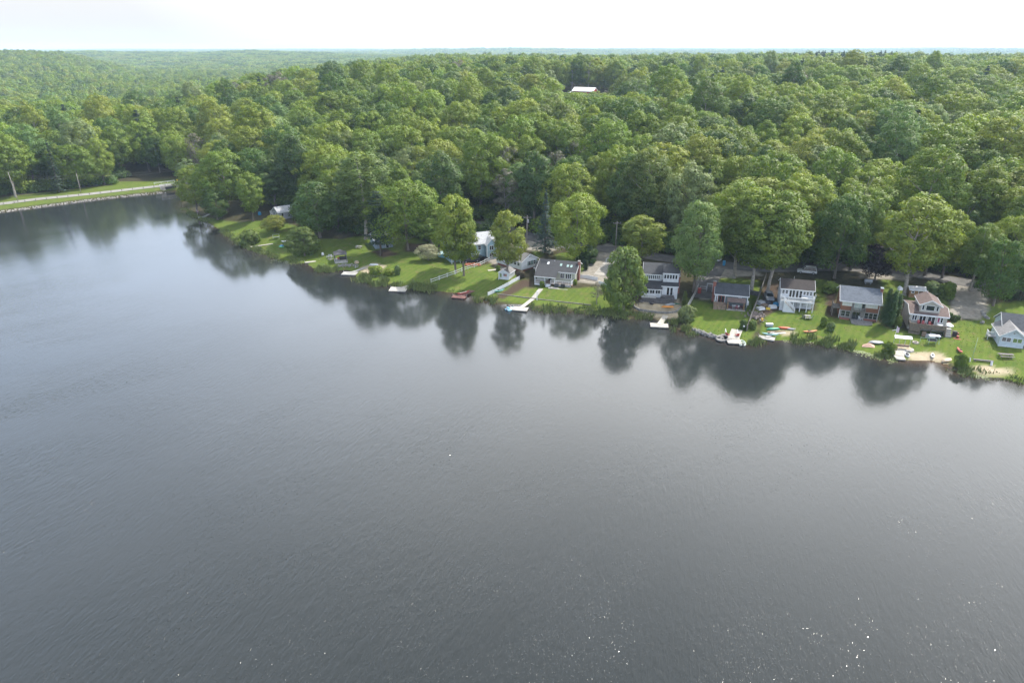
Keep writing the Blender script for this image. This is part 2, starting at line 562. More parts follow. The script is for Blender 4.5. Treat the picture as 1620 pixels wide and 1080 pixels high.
gq = np.linspace(-1.25, 1.25, 560)
gy = np.concatenate([np.arange(95, 330, 1.0), 330 * (16000 / 330) ** np.linspace(0, 1, 130)])
GQ, GY = np.meshgrid(gq, gy)
GX = GQ * np.maximum(GY, 100)
GZ, GS = ground(GX, GY)
nr, nc = GZ.shape
idx = np.arange(nr * nc).reshape(nr, nc)
quads = np.stack([idx[:-1, :-1], idx[:-1, 1:], idx[1:, 1:], idx[1:, :-1]], -1).reshape(-1, 4)
keep = (GS.ravel()[quads] > -5).any(1)
quads = quads[keep]
used = np.unique(quads)
remap = np.full(nr * nc, -1); remap[used] = np.arange(len(used))


def soft_mask(polys, edge=.45):
    m = np.zeros(GX.shape)
    near = GY < 330
    X, Y = GX[near], GY[near]
    wob = (vnoise(X / 2.2, Y / 2.2, 9) - .5) * 1.0
    acc = np.zeros(X.shape)
    for p in polys:
        d = seg_dist(X, Y, list(p) + [p[0]])
        sd = np.where(inside(X, Y, p), d, -d) + wob
        acc = np.maximum(acc, np.clip(sd / edge * .5 + .5, 0, 1))
    m[near] = acc
    return m


mk = np.zeros((nr, nc, 4), dtype=np.float32)
mk[..., 0] = soft_mask(LAWN)
bank = np.clip((-128 - GX) / 10, 0, 1) * sm((GS - 1.5) / 1.5) * (1 - sm((GS - 24) / 6)) * (GY < 340)
mk[..., 0] = np.maximum(mk[..., 0], bank * .85)
mk[..., 1] = np.maximum(soft_mask(SANDY), 0)
mk[..., 2] = soft_mask(MULCH)
mk[..., 3] = soft_mask(GRAVEL)

# land material
gm, n, l, b = new_mat('ground')
va = n.new('ShaderNodeAttribute'); va.attribute_name = 'cover'
vs = n.new('ShaderNodeSeparateColor'); l.new(va.outputs['Color'], vs.inputs[0])
n1 = noise_node(n, l, .06, 5, .6); n2 = noise_node(n, l, .9, 6, .65); n3 = noise_node(n, l, 5, 3, .6)
floor = mixc(n, l, ramp(n, l, n2.outputs['Fac'], .3, .7), (.030, .034, .014), (.075, .062, .038))
lawn = mixc(n, l, ramp(n, l, n1.outputs['Fac'], .35, .65), (.068, .118, .016), (.105, .155, .022))
lawn = mixc(n, l, ramp(n, l, n2.outputs['Fac'], .40, .72, 0, .75), lawn, (.135, .138, .040))
lawn = mixc(n, l, ramp(n, l, n3.outputs['Fac'], .3, .75, 0, .35), lawn, (.045, .085, .013))
tcg = n.new('ShaderNodeTexCoord')
wv = n.new('ShaderNodeTexWave'); wv.bands_direction = 'X'; wv.inputs['Scale'].default_value = .22; wv.inputs['Distortion'].default_value = .6
mpg = n.new('ShaderNodeMapping'); mpg.inputs['Rotation'].default_value = (0, 0, R(32)); l.new(tcg.outputs['Object'], mpg.inputs[0]); l.new(mpg.outputs[0], wv.inputs['Vector'])
lawn = mixc(n, l, ramp(n, l, wv.outputs['Fac'], .2, .8, 0, .22), lawn, (.150, .185, .030))
n4 = noise_node(n, l, .22, 4, .6)
lawn = mixc(n, l, ramp(n, l, n4.outputs['Fac'], .5, .72, 0, .7), lawn, (.060, .100, .018))
n5 = noise_node(n, l, .38, 5, .7)
lawn = mixc(n, l, ramp(n, l, n5.outputs['Fac'], .56, .70, 0, .75), lawn, (.16, .135, .060))
sand = mixc(n, l, ramp(n, l, n2.outputs['Fac'], .3, .7), (.30, .25, .17), (.42, .36, .26))
mulch = mixc(n, l, ramp(n, l, n3.outputs['Fac'], .3, .7), (.045, .033, .024), (.088, .062, .044))
grav = mixc(n, l, ramp(n, l, n2.outputs['Fac'], .3, .7), (.19, .17, .145), (.32, .30, .26))
c = mixc(n, l, vs.outputs['Red'], floor, lawn)
c = mixc(n, l, vs.outputs['Blue'], c, mulch)
c = mixc(n, l, va.outputs['Alpha'], c, grav)
c = mixc(n, l, vs.outputs['Green'], c, sand)
l.new(c, b.inputs['Base Color'])
b.inputs['Roughness'].default_value = .95
b.inputs['Specular IOR Level'].default_value = .1
bn = n.new('ShaderNodeBump'); bn.inputs['Strength'].default_value = .7; bn.inputs['Distance'].default_value = .12
l.new(n3.outputs['Fac'], bn.inputs['Height']); l.new(bn.outputs[0], b.inputs['Normal'])

V = np.stack([GX, GY, GZ], -1).reshape(-1, 3)[used]
gme = np_mesh('ground', V, remap[quads], gm, True)
ca = gme.color_attributes.new('cover', 'FLOAT_COLOR', 'POINT')
ca.data.foreach_set('color', mk.reshape(-1, 4)[used].ravel())
tag(link('ground', gme), kind='structure')

# the lake
lx = np.unique(np.concatenate([[-620, -400, -300], np.arange(-240, 150, 1.6), [200, 260, 345]]))
ly = np.unique(np.concatenate([[-340, -100, -40, 0, 15, 30, 45, 60, 75, 88], np.arange(100, 325, 1.6)]))
LX, LY = np.meshgrid(lx, ly)
sh = np.where(inside(LX, LY, LAKE_POLY), seg_dist(LX, LY, SHORE), 0)
beach = pxpoly([(1470, 569)])[0]
shal = np.exp(-sh / 2.2) * (.35 + .65 * np.exp(-(np.hypot(LX - beach[0], LY - beach[1]) / 9) ** 2))
pool2 = at(735, 465); shal = np.maximum(shal, np.exp(-sh / 3) * .8 * np.exp(-(np.hypot(LX - pool2[0], LY - pool2[1]) / 7) ** 2))
li = np.arange(LX.size).reshape(LX.shape)
lq = np.stack([li[:-1, :-1], li[:-1, 1:], li[1:, 1:], li[1:, :-1]], -1).reshape(-1, 4)
dry = (GZ.max() * 0 + np.where(inside(LX, LY, LAKE_POLY), -1, 1) * seg_dist(LX, LY, SHORE)).ravel()[lq].min(1) > 4
lq = lq[~dry]
wm, n, l, b = new_mat('lake_water')
at_ = n.new('ShaderNodeAttribute'); at_.attribute_name = 'shallow'
deep = mixc(n, l, ramp(n, l, noise_node(n, l, .012, 3).outputs['Fac'], .3, .7), (.016, .020, .021), (.024, .028, .030))
l.new(mixc(n, l, at_.outputs['Fac'], deep, (.085, .048, .020)), b.inputs['Base Color'])
b.inputs['IOR'].default_value = 1.333
b.inputs['Roughness'].default_value = .09
tc = n.new('ShaderNodeTexCoord')
def wave_noise(scale, stretch, rot, detail, rough=.5):
    mp = n.new('ShaderNodeMapping'); mp.vector_type = 'TEXTURE'; mp.inputs['Rotation'].default_value = (0, 0, rot); mp.inputs['Scale'].default_value = tuple(1 / v for v in stretch)
    l.new(tc.outputs['Object'], mp.inputs[0])
    t = n.new('ShaderNodeTexNoise'); t.inputs['Scale'].default_value = scale; t.inputs['Detail'].default_value = detail; t.inputs['Roughness'].default_value = rough
    t.inputs['Distortion'].default_value = .4
    l.new(mp.outputs[0], t.inputs['Vector'])
    return t.outputs['Fac']
patch = wave_noise(.018, (1, 1.6, 1), R(20), 4)
rip = wave_noise(1.9, (1, .30, 1), R(-15), 4, .6)
rip2 = wave_noise(.33, (1, .4, 1), R(-24), 2)
s1 = n.new('ShaderNodeMath'); s1.operation = 'MULTIPLY_ADD'
l.new(rip2, s1.inputs[0]); s1.inputs[1].default_value = .6; l.new(rip, s1.inputs[2])
gl = wave_noise(4.5, (1, .6, 1), R(-15), 1)                   # scattered steep wavelets
gm_ = n.new('ShaderNodeMath'); gm_.operation = 'MULTIPLY'    # gathered in gusts
l.new(ramp(n, l, gl, .64, .80), gm_.inputs[0]); l.new(ramp(n, l, wave_noise(.09, (1, .5, 1), R(-40), 3), .40, .54), gm_.inputs[1])
s2 = n.new('ShaderNodeMath'); s2.operation = 'MULTIPLY_ADD'
l.new(gm_.outputs[0], s2.inputs[0]); s2.inputs[1].default_value = .78; l.new(s1.outputs[0], s2.inputs[2])
amp_ = ramp(n, l, patch, .38, .66, .28, 1.0)
bn = n.new('ShaderNodeBump'); bn.inputs['Distance'].default_value = .10
fe = n.new('ShaderNodeAttribute'); fe.attribute_name = 'fetch'
am = n.new('ShaderNodeMath'); am.operation = 'MULTIPLY'
l.new(amp_, am.inputs[0]); l.new(ramp(n, l, fe.outputs['Fac'], 0, 1, .09, 1.0), am.inputs[1])
l.new(am.outputs[0], bn.inputs['Strength'])
l.new(s2.outputs[0], bn.inputs['Height']); l.new(bn.outputs[0], b.inputs['Normal'])
lme = np_mesh('lake', np.stack([LX, LY, np.zeros_like(LX)], -1).reshape(-1, 3), lq, wm, True)
fa = lme.attributes.new('shallow', 'FLOAT', 'POINT')
fa.data.foreach_set('value', shal.ravel().astype(np.float32))
ff = lme.attributes.new('fetch', 'FLOAT', 'POINT')
ff.data.foreach_set('value', sm((sh - 6) / 95).ravel().astype(np.float32))
tag(link('lake', lme), kind='structure')


def ribbon(name, px_path, width, m, dz, z=None, kind='structure', pts=None):
    """a road or path laid on the land"""
    P = [Vector(p) for p in pts] if pts else [(Vector((*at(a, b, z), z)) if z is not None else hit(a, b)) for a, b in px_path]
    Q = []
    for i in range(len(P) - 1):
        k = max(2, int((P[i + 1] - P[i]).length / 1.2))
        Q += [P[i].lerp(P[i + 1], t / k) for t in range(k)]
    Q.append(P[-1])
    for _ in range(12):
        Q = [Q[0]] + [(Q[i - 1] + Q[i] * 2 + Q[i + 1]) / 4 for i in range(1, len(Q) - 1)] + [Q[-1]]
    mb = MB()
    vs, fs = [], []
    W = 4
    for i, p in enumerate(Q):
        d = (Q[min(i + 1, len(Q) - 1)] - Q[max(i - 1, 0)]); d.z = 0; d.normalize()
        nn = Vector((-d.y, d.x, 0))
        ww = width[0] + (width[1] - width[0]) * i / (len(Q) - 1) if isinstance(width, tuple) else width
        for k in range(W + 1):
            q = p + nn * (k / W - .5) * ww
            vs.append((q.x, q.y, (z if z is not None else gz(q.x, q.y)) + dz))
    for i in range(len(Q) - 1):
        for k in range(W):
            fs.append((i * (W + 1) + k, i * (W + 1) + k + 1, (i + 1) * (W + 1) + k + 1, (i + 1) * (W + 1) + k))
    o = mb.add(vs, fs).build(name, m)
    if kind: tag(o, kind=kind)
    return o, Q

# ---------------------------------------------------------------- roads
asphalt = M('asphalt', (.125, .12, .115), .9, .22, .35, .2, 20)
concrete = M('concrete', (.36, .34, .31), .85, .18, .8, .2, 12)
pale_road = M('pale_road', (.24, .235, .22), .9, .1, .5)
lake_road, LR = ribbon('road', [(1720, 470), (1600, 456), (1540, 449), (1470, 438), (1430, 429), (1380, 424), (1300, 423), (1200, 425), (1130, 418), (1040, 407), (985, 397), (900, 389), (850, 378), (810, 366), (770, 356), (690, 350)], 6.5, asphalt, .07)
dam_road, DR = ribbon('road', [(-160, 343), (0, 323), (60, 315), (130, 308.5), (200, 300.5), (262, 293.5), (292, 290.5), (330, 287)], 5.5, pale_road, .10)
drive, _ = ribbon('driveway', [(1128, 424), (1118, 445), (1112, 472)], (6.5, 4.5), asphalt, .075)
drive, _ = ribbon('driveway', [(985, 396), (968, 415), (950, 436)], (5, 4), concrete, .072)

# ---------------------------------------------------------------- foliage
def leaf_mat(name, instanced):
    m, n, l, b = new_mat(name)
    if instanced:
        a = n.new('ShaderNodeAttribute'); a.attribute_type = 'INSTANCER'; a.attribute_name = 'tint'
        tint = a.outputs['Color']
    else:
        tint = n.new('ShaderNodeObjectInfo').outputs['Color']
    geo = n.new('ShaderNodeNewGeometry')
    rnd = geo.outputs['Random Per Island']
    t = noise_node(n, l, .35, 2)
    hsv = n.new('ShaderNodeHueSaturation')
    l.new(tint, hsv.inputs['Color'])
    l.new(ramp(n, l, t.outputs['Fac'], .3, .7, .488, .517), hsv.inputs['Hue'])
    l.new(ramp(n, l, rnd, 0, 1, .74, 1.28), hsv.inputs['Value'])
    l.new(hsv.outputs[0], b.inputs['Base Color'])
    b.inputs['Roughness'].default_value = .55
    b.inputs['Specular IOR Level'].default_value = .35
    tr = n.new('ShaderNodeBsdfTranslucent')
    h2 = n.new('ShaderNodeHueSaturation'); h2.inputs['Hue'].default_value = .492; h2.inputs['Saturation'].default_value = 1.15; h2.inputs['Value'].default_value = 1.25
    l.new(hsv.outputs[0], h2.inputs['Color']); l.new(h2.outputs[0], tr.inputs['Color'])
    mx = n.new('ShaderNodeMixShader'); mx.inputs[0].default_value = .33
    out = n['Material Output']
    l.new(b.outputs[0], mx.inputs[1]); l.new(tr.outputs[0], mx.inputs[2]); l.new(mx.outputs[0], out.inputs['Surface'])
    return m


LEAF = leaf_mat('leaves', False)
LEAF_FAR = leaf_mat('forest_leaves', True)
BARK = M('bark', (.16, .135, .11), .9, .2, 2, .5, 10, stretch=(1, 1, .25))
BARK_PALE = M('bark_pale', (.30, .27, .23), .9, .2, 2, .4, 10)

TINT = {'mid': (.132, .196, .025), 'bright': (.166, .230, .029), 'yellow': (.190, .238, .034), 'dark': (.078, .136, .024), 'deep': (.062, .112, .026),
        'blue': (.118, .188, .050), 'pale': (.172, .228, .080), 'olive': (.126, .180, .038), 'conifer': (.038, .068, .032), 'purple': (.022, .014, .020),
        'grey': (.16, .16, .11), 'spruce': (.060, .098, .074), 'hedge': (.042, .095, .024)}


def leaf_quads(rng, P, N, size, aspect=.75):
    """one bent leaf-spray per point: P centres, N normals"""
    k = len(P)
    N = N / (np.linalg.norm(N, axis=1, keepdims=True) + 1e-9)
    a = rng.normal(size=(k, 3))
    a -= (a * N).sum(1, keepdims=True) * N
    a /= np.linalg.norm(a, axis=1, keepdims=True) + 1e-9
    b = np.cross(N, a)
    s = (size * rng.uniform(.55, 1.35, (k, 1))) * .5
    droop = N * s * .35
    v0, v1, v2, v3 = P - a * s, P - b * s * aspect + droop, P + a * s, P + b * s * aspect + droop
    V = np.stack([v0, v1, v2, v3], 1).reshape(-1, 3)
    F = np.arange(4 * k).reshape(k, 4)
    return V, F


def soft_normals(me, V, C, RC):
    """leaf sprays take their shading from the swell of the clump they belong to"""
    P = V.reshape(-1, 4, 3).mean(1)
    best = np.full(len(P), 1e9); nn = np.zeros_like(P)
    for c, r_ in zip(C, RC):
        d = P - c
        q = np.linalg.norm(d, axis=1) / r_
        m_ = q < best
        best[m_] = q[m_]; nn[m_] = d[m_] / (np.linalg.norm(d[m_], axis=1, keepdims=True) + 1e-6)
    mid = C.mean(0)
    o = P - mid; o /= np.linalg.norm(o, axis=1, keepdims=True) + 1e-6
    a, b_ = V.reshape(-1, 4, 3)[:, 2] - V.reshape(-1, 4, 3)[:, 0], V.reshape(-1, 4, 3)[:, 3] - V.reshape(-1, 4, 3)[:, 1]
    g = np.cross(a, b_); g /= np.linalg.norm(g, axis=1, keepdims=True) + 1e-9
    g *= np.sign((g * nn).sum(1, keepdims=True) + 1e-9)
    N = nn * .62 + o * .38 + g * .6 + np.array([0, 0, .1])
    N /= np.linalg.norm(N, axis=1, keepdims=True)
    me.polygons.foreach_set('use_smooth', np.ones(len(me.polygons), dtype=bool))
    me.normals_split_custom_set_from_vertices(np.repeat(N, 4, axis=0).astype(np.float32).tolist())


def flip_out(V, F, C, RC):
    """turn every leaf spray so that its front faces away from its clump"""
    Q = V.reshape(-1, 4, 3); P = Q.mean(1)
    best = np.full(len(P), 1e9); nn = np.zeros_like(P)
    for c, r_ in zip(C, RC):
        d = P - c; q = np.linalg.norm(d, axis=1) / r_; m_ = q < best
        best[m_] = q[m_]; nn[m_] = d[m_]
    g = np.cross(Q[:, 2] - Q[:, 0], Q[:, 3] - Q[:, 1])
    bad = (g * nn).sum(1) < 0
    F = F.copy(); F[bad] = F[bad][:, ::-1]
    return F


def unit(rng, k):
    d = rng.normal(size=(k, 3))
    return d / np.linalg.norm(d, axis=1, keepdims=True)


def crown_points(rng, W, zb, zt, n_clump, n_leaf, tpeak=.42, power=2.2, clump=(1.1, 2.3), lobes=.32, gap=0.0, zs=.8):
    Hc = zt - zb
    ph1, ph2, ph3 = rng.uniform(0, 2 * pi, 3)
    C, RC = [], []
    tries = 0
    while len(C) < n_clump and tries < n_clump * 30:
        tries += 1
        t = rng.uniform(.03, .97) ** .85
        a = rng.uniform(0, 2 * pi)
        u = (t - tpeak) / ((1 - tpeak) if t > tpeak else tpeak)
        env = max(.02, 1 - abs(u) ** power) ** .5
        env *= 1 + lobes * (.6 * sin(2 * a + ph1) + .4 * sin(3 * a + ph2 + 4 * t)) + .10 * sin(9 * t + ph3)
        rc = rng.uniform(*clump) * (.75 + .35 * env)
        rr = max(0.0, env * W / 2 - rc * .8) * (rng.uniform(.45, 1.0) ** .5)
        c = np.array([rr * cos(a), rr * sin(a), zb + t * Hc - rc * .45 * t])
        if any(np.linalg.norm(c - c2) < .62 * (rc + r2) * .8 for c2, r2 in zip(C, RC)):
            continue
        C.append(c); RC.append(rc)
    C, RC = np.array(C), np.array(RC)
    mid = np.array([0, 0, zb + Hc * .42])
    wts = RC ** 2; wts /= wts.sum()
    Ps, Ns = [], []
    for c, rc, w in zip(C, RC, wts):
        k = int(n_leaf * w) + 1
        d = unit(rng, k * 2)
        out = (c - mid); out = out / (np.linalg.norm(out) + 1e-6)
        bias = d @ (out * .65 + np.array([0, 0, .75]))
        d = d[np.argsort(-bias + rng.normal(size=len(d)) * .42)][:k]
        rad = rc * (rng.uniform(.5, 1.08, (len(d), 1)) ** .6)
        bumpy = 1 + .16 * np.sin(d[:, :1] * 7 + c[0] * 3) * np.sin(d[:, 1:2] * 7 + c[1]) + .1 * np.sin(d[:, 2:] * 9)
        p = c + d * rad * bumpy * np.array([1, 1, zs])
        Ps.append(p); Ns.append(d * 1.1 + unit(rng, len(d)) * .5 + np.array([0, 0, .3]))
    return np.concatenate(Ps), np.concatenate(Ns), C, RC


def crown_mesh(name, seed, m, leaf=.5, **kw):
    rng = np.random.default_rng(seed)
    P, N, C, RC = crown_points(rng, **kw)
    V, F = leaf_quads(rng, P, N, leaf)
    me = np_mesh(name, V, flip_out(V, F, C, RC), m)
    soft_normals(me, V, C, RC)
    return me, C


def trunk_mesh(name, seed, zb, zt, C, r=.32, m=None, limbs=8, lean=.0):
    rg = random.Random(seed)
    mb = MB()
    top = zb + (zt - zb) * .55
    ax = [(lean * zz + .25 * sin(zz * .35 + seed), .22 * cos(zz * .3 + seed * 2) - .22 * cos(seed * 2), zz) for zz in (-.4, .5, zb * .5, zb, (zb + top) / 2, top)]
    ax[0] = (ax[0][0], 0, -.4)
    mb.tube(ax, [r * 1.5, r * 1.1, r * .95, r * .85, r * .55, r * .25], 8)
    pick = sorted(range(len(C)), key=lambda i: rg.random())[:limbs]
    for i in pick:
        c = C[i]
        h0 = min(top, max(zb * .8, c[2] - 2.5 - .35 * math.hypot(c[0], c[1])))
        k = (h0 - zb) / (top - zb + 1e-6)
        b0 = Vector((ax[3][0] * (1 - k) + ax[5][0] * k, ax[3][1] * (1 - k) + ax[5][1] * k, h0)) if k > 0 else Vector((ax[3][0], ax[3][1], h0))
        e = Vector(c)
        mid = b0.lerp(e, .5) + Vector((0, 0, -.3))
        mb.tube([b0, mid, e], [r * .4, r * .26, r * .1], 5, False)
    return mb.mesh(name, m or BARK, True)


# broad-leaved kinds: (seed, width, crown base, top, clumps, leaves, options)
KIND = {}


def add_kind(key, seed, W, zb, zt, n_clump, n_leaf, leaf=.5, r=.32, bark=None, limbs=8, lean=0, **kw):
    cm, C = crown_mesh('crown', seed, LEAF, leaf, W=W, zb=zb, zt=zt, n_clump=n_clump, n_leaf=n_leaf, **kw)
    tm = trunk_mesh('trunk', seed, zb + .8, zt, C, r, bark, limbs, lean)
    KIND[key] = dict(crown=cm, trunk=tm, W=W, H=zt)


add_kind('broad1', 11, 15, 3.4, 20, 92, 14500, .42, clump=(.95, 2.1))
add_kind('broad2', 12, 16, 3.0, 19, 95, 14500, .42, clump=(.8, 2.4), tpeak=.38, power=2.6, lobes=.4)
add_kind('broad3', 13, 14, 4.2, 21, 84, 13500, .42, clump=(.85, 2.0), tpeak=.5)
add_kind('round1', 14, 12, 2.2, 14, 60, 11000, .38, clump=(1.0, 2.0), tpeak=.45, power=2.5)
add_kind('oval1', 15, 10, 4.0, 20, 56, 11000, .40, clump=(.8, 2.2), tpeak=.36, power=2.0, lobes=.42)
add_kind('oval2', 16, 9, 4.5, 19, 50, 10000, .40, clump=(.8, 2.0), tpeak=.36, power=1.8, lobes=.45)
add_kind('tall1', 17, 13, 5.6, 25, 88, 14500, .42, clump=(.9, 2.0), tpeak=.5, power=2.3, r=.36, bark=BARK_PALE)
add_kind('tall2', 18, 11, 5.5, 24, 54, 11500, .42, clump=(1.0, 2.2), tpeak=.55, r=.34, bark=BARK_PALE, lobes=.35)
add_kind('airy1', 19, 11, 5.0, 20, 32, 6000, .4, clump=(.8, 1.7), lobes=.45, bark=BARK_PALE, limbs=16, r=.28)
add_kind('bare1', 20, 9, 5.0, 17, 26, 1500, .4, clump=(.8, 1.6), lobes=.4, bark=BARK_PALE, limbs=24, r=.24)
add_kind('willow', 21, 8, .4, 10, 54, 8000, .4, clump=(.7, 1.7), tpeak=.36, lobes=.5, r=.2)
add_kind('shrub', 22, 4, .05, 2.8, 30, 3600, .28, clump=(.45, .9), tpeak=.4, power=2.6, r=.07, limbs=4)
add_kind('hedge', 23, 2.6, .05, 2.3, 26, 3200, .2, clump=(.35, .6), tpeak=.45, power=4.0, r=.06, limbs=3, lobes=.05)


def conifer_mesh(name, seed, H, Rb, layers, per, leaf, zb=1.0, droop=.25, curve=1.0, sparse=1.0, k=24):
    rng = np.random.default_rng(seed)
    Ps, Ns = [], []
    for i in range(layers):
        t = (i + rng.uniform(0, .6)) / layers
        z = zb + (H - zb) * t
        Rr = Rb * (1 - t) ** curve * rng.uniform(.8, 1.1) + .12
        for j in range(per):
            a = rng.uniform(0, 2 * pi)
            L = Rr * rng.uniform(.65, 1.1)
            m_ = max(5, int(k * L / Rb * sparse))
            u = rng.uniform(.1, 1, m_) ** .75
            x = u * L
            side = rng.normal(size=m_) * .13 * L * (1.1 - u * .6)
            zz = z - droop * L * u ** 1.6 + rng.normal(size=m_) * .12
            P = np.stack([x * cos(a) - side * sin(a), x * sin(a) + side * cos(a), zz], 1)
            Ps.append(P)
            Ns.append(np.array([cos(a) * .45, sin(a) * .45, .8]) + unit(rng, m_) * .5)
    V, F = leaf_quads(rng, np.concatenate(Ps), np.concatenate(Ns), leaf, .5)
    return V, F


def add_conifer(key, seed, H, Rb, layers, per, leaf, r=.22, **kw):
    V, F = conifer_mesh('crown', seed, H, Rb, layers, per, leaf, **kw)
    mb = MB().tube([(0, 0, -.4), (.05, 0, H * .5), (0, .04, H * .96)], [r * 1.3, r * .7, .04], 7)
    KIND[key] = dict(crown=np_mesh('crown', V, F, LEAF), trunk=mb.mesh('trunk', BARK, True), W=2 * Rb, H=H)


add_conifer('spruce', 31, 20, 3.6, 34, 9, .5)
add_conifer('pine', 32, 19, 4.4, 17, 11, .55, zb=4, droop=-.05, curve=.5, k=44)
add_conifer('column', 33, 7.5, .95, 40, 14, .22, zb=.1, droop=-.9, curve=.35, k=12, r=.08)

n_tree = 0
PLACED = []       # (x, y, crown radius)


def tree(kind, label, tint, x, y, W, H, name=None, cat=None, group=None, rz=None, z=None, rec=True):
    K = KIND[kind]
    zz = gz(x, y) if z is None else z
    o = thing(name or {'spruce': 'spruce_tree', 'pine': 'pine_tree', 'column': 'cypress_tree', 'shrub': 'shrub', 'hedge': 'shrub'}.get(kind, 'tree'),
              label, cat or ('shrub' if kind in ('shrub', 'hedge') else 'tree'), (x, y, zz), random.uniform(0, 6.28) if rz is None else rz, group)
    o.scale = (W / K['W'], W / K['W'], H / K['H'])
    t = TINT[tint] if isinstance(tint, str) else tint
    j = random.uniform(.9, 1.12)
    if kind not in ('shrub', 'hedge', 'column'):
        link('trunk', K['trunk'], o)
    c = link('crown', K['crown'], o)
    c.color = (t[0] * j * random.uniform(.95, 1.08), t[1] * j, t[2] * j, 1)
    if rec: PLACED.append((x, y, W / 2))
    return o


def tree_px(kind, label, tint, bx, by, top, wpx, **kw):
    """tree whose foot is seen (or stands hidden) at pixel bx,by and whose tip reaches row top"""
    p = hit(bx, by)
    f = proj(p.x, p.y, p.z)[2]
    H = z_at_row(p.y, top) - p.z
    return tree(kind, label, tint, p.x, p.y, wpx * f / 1080, H, **kw)


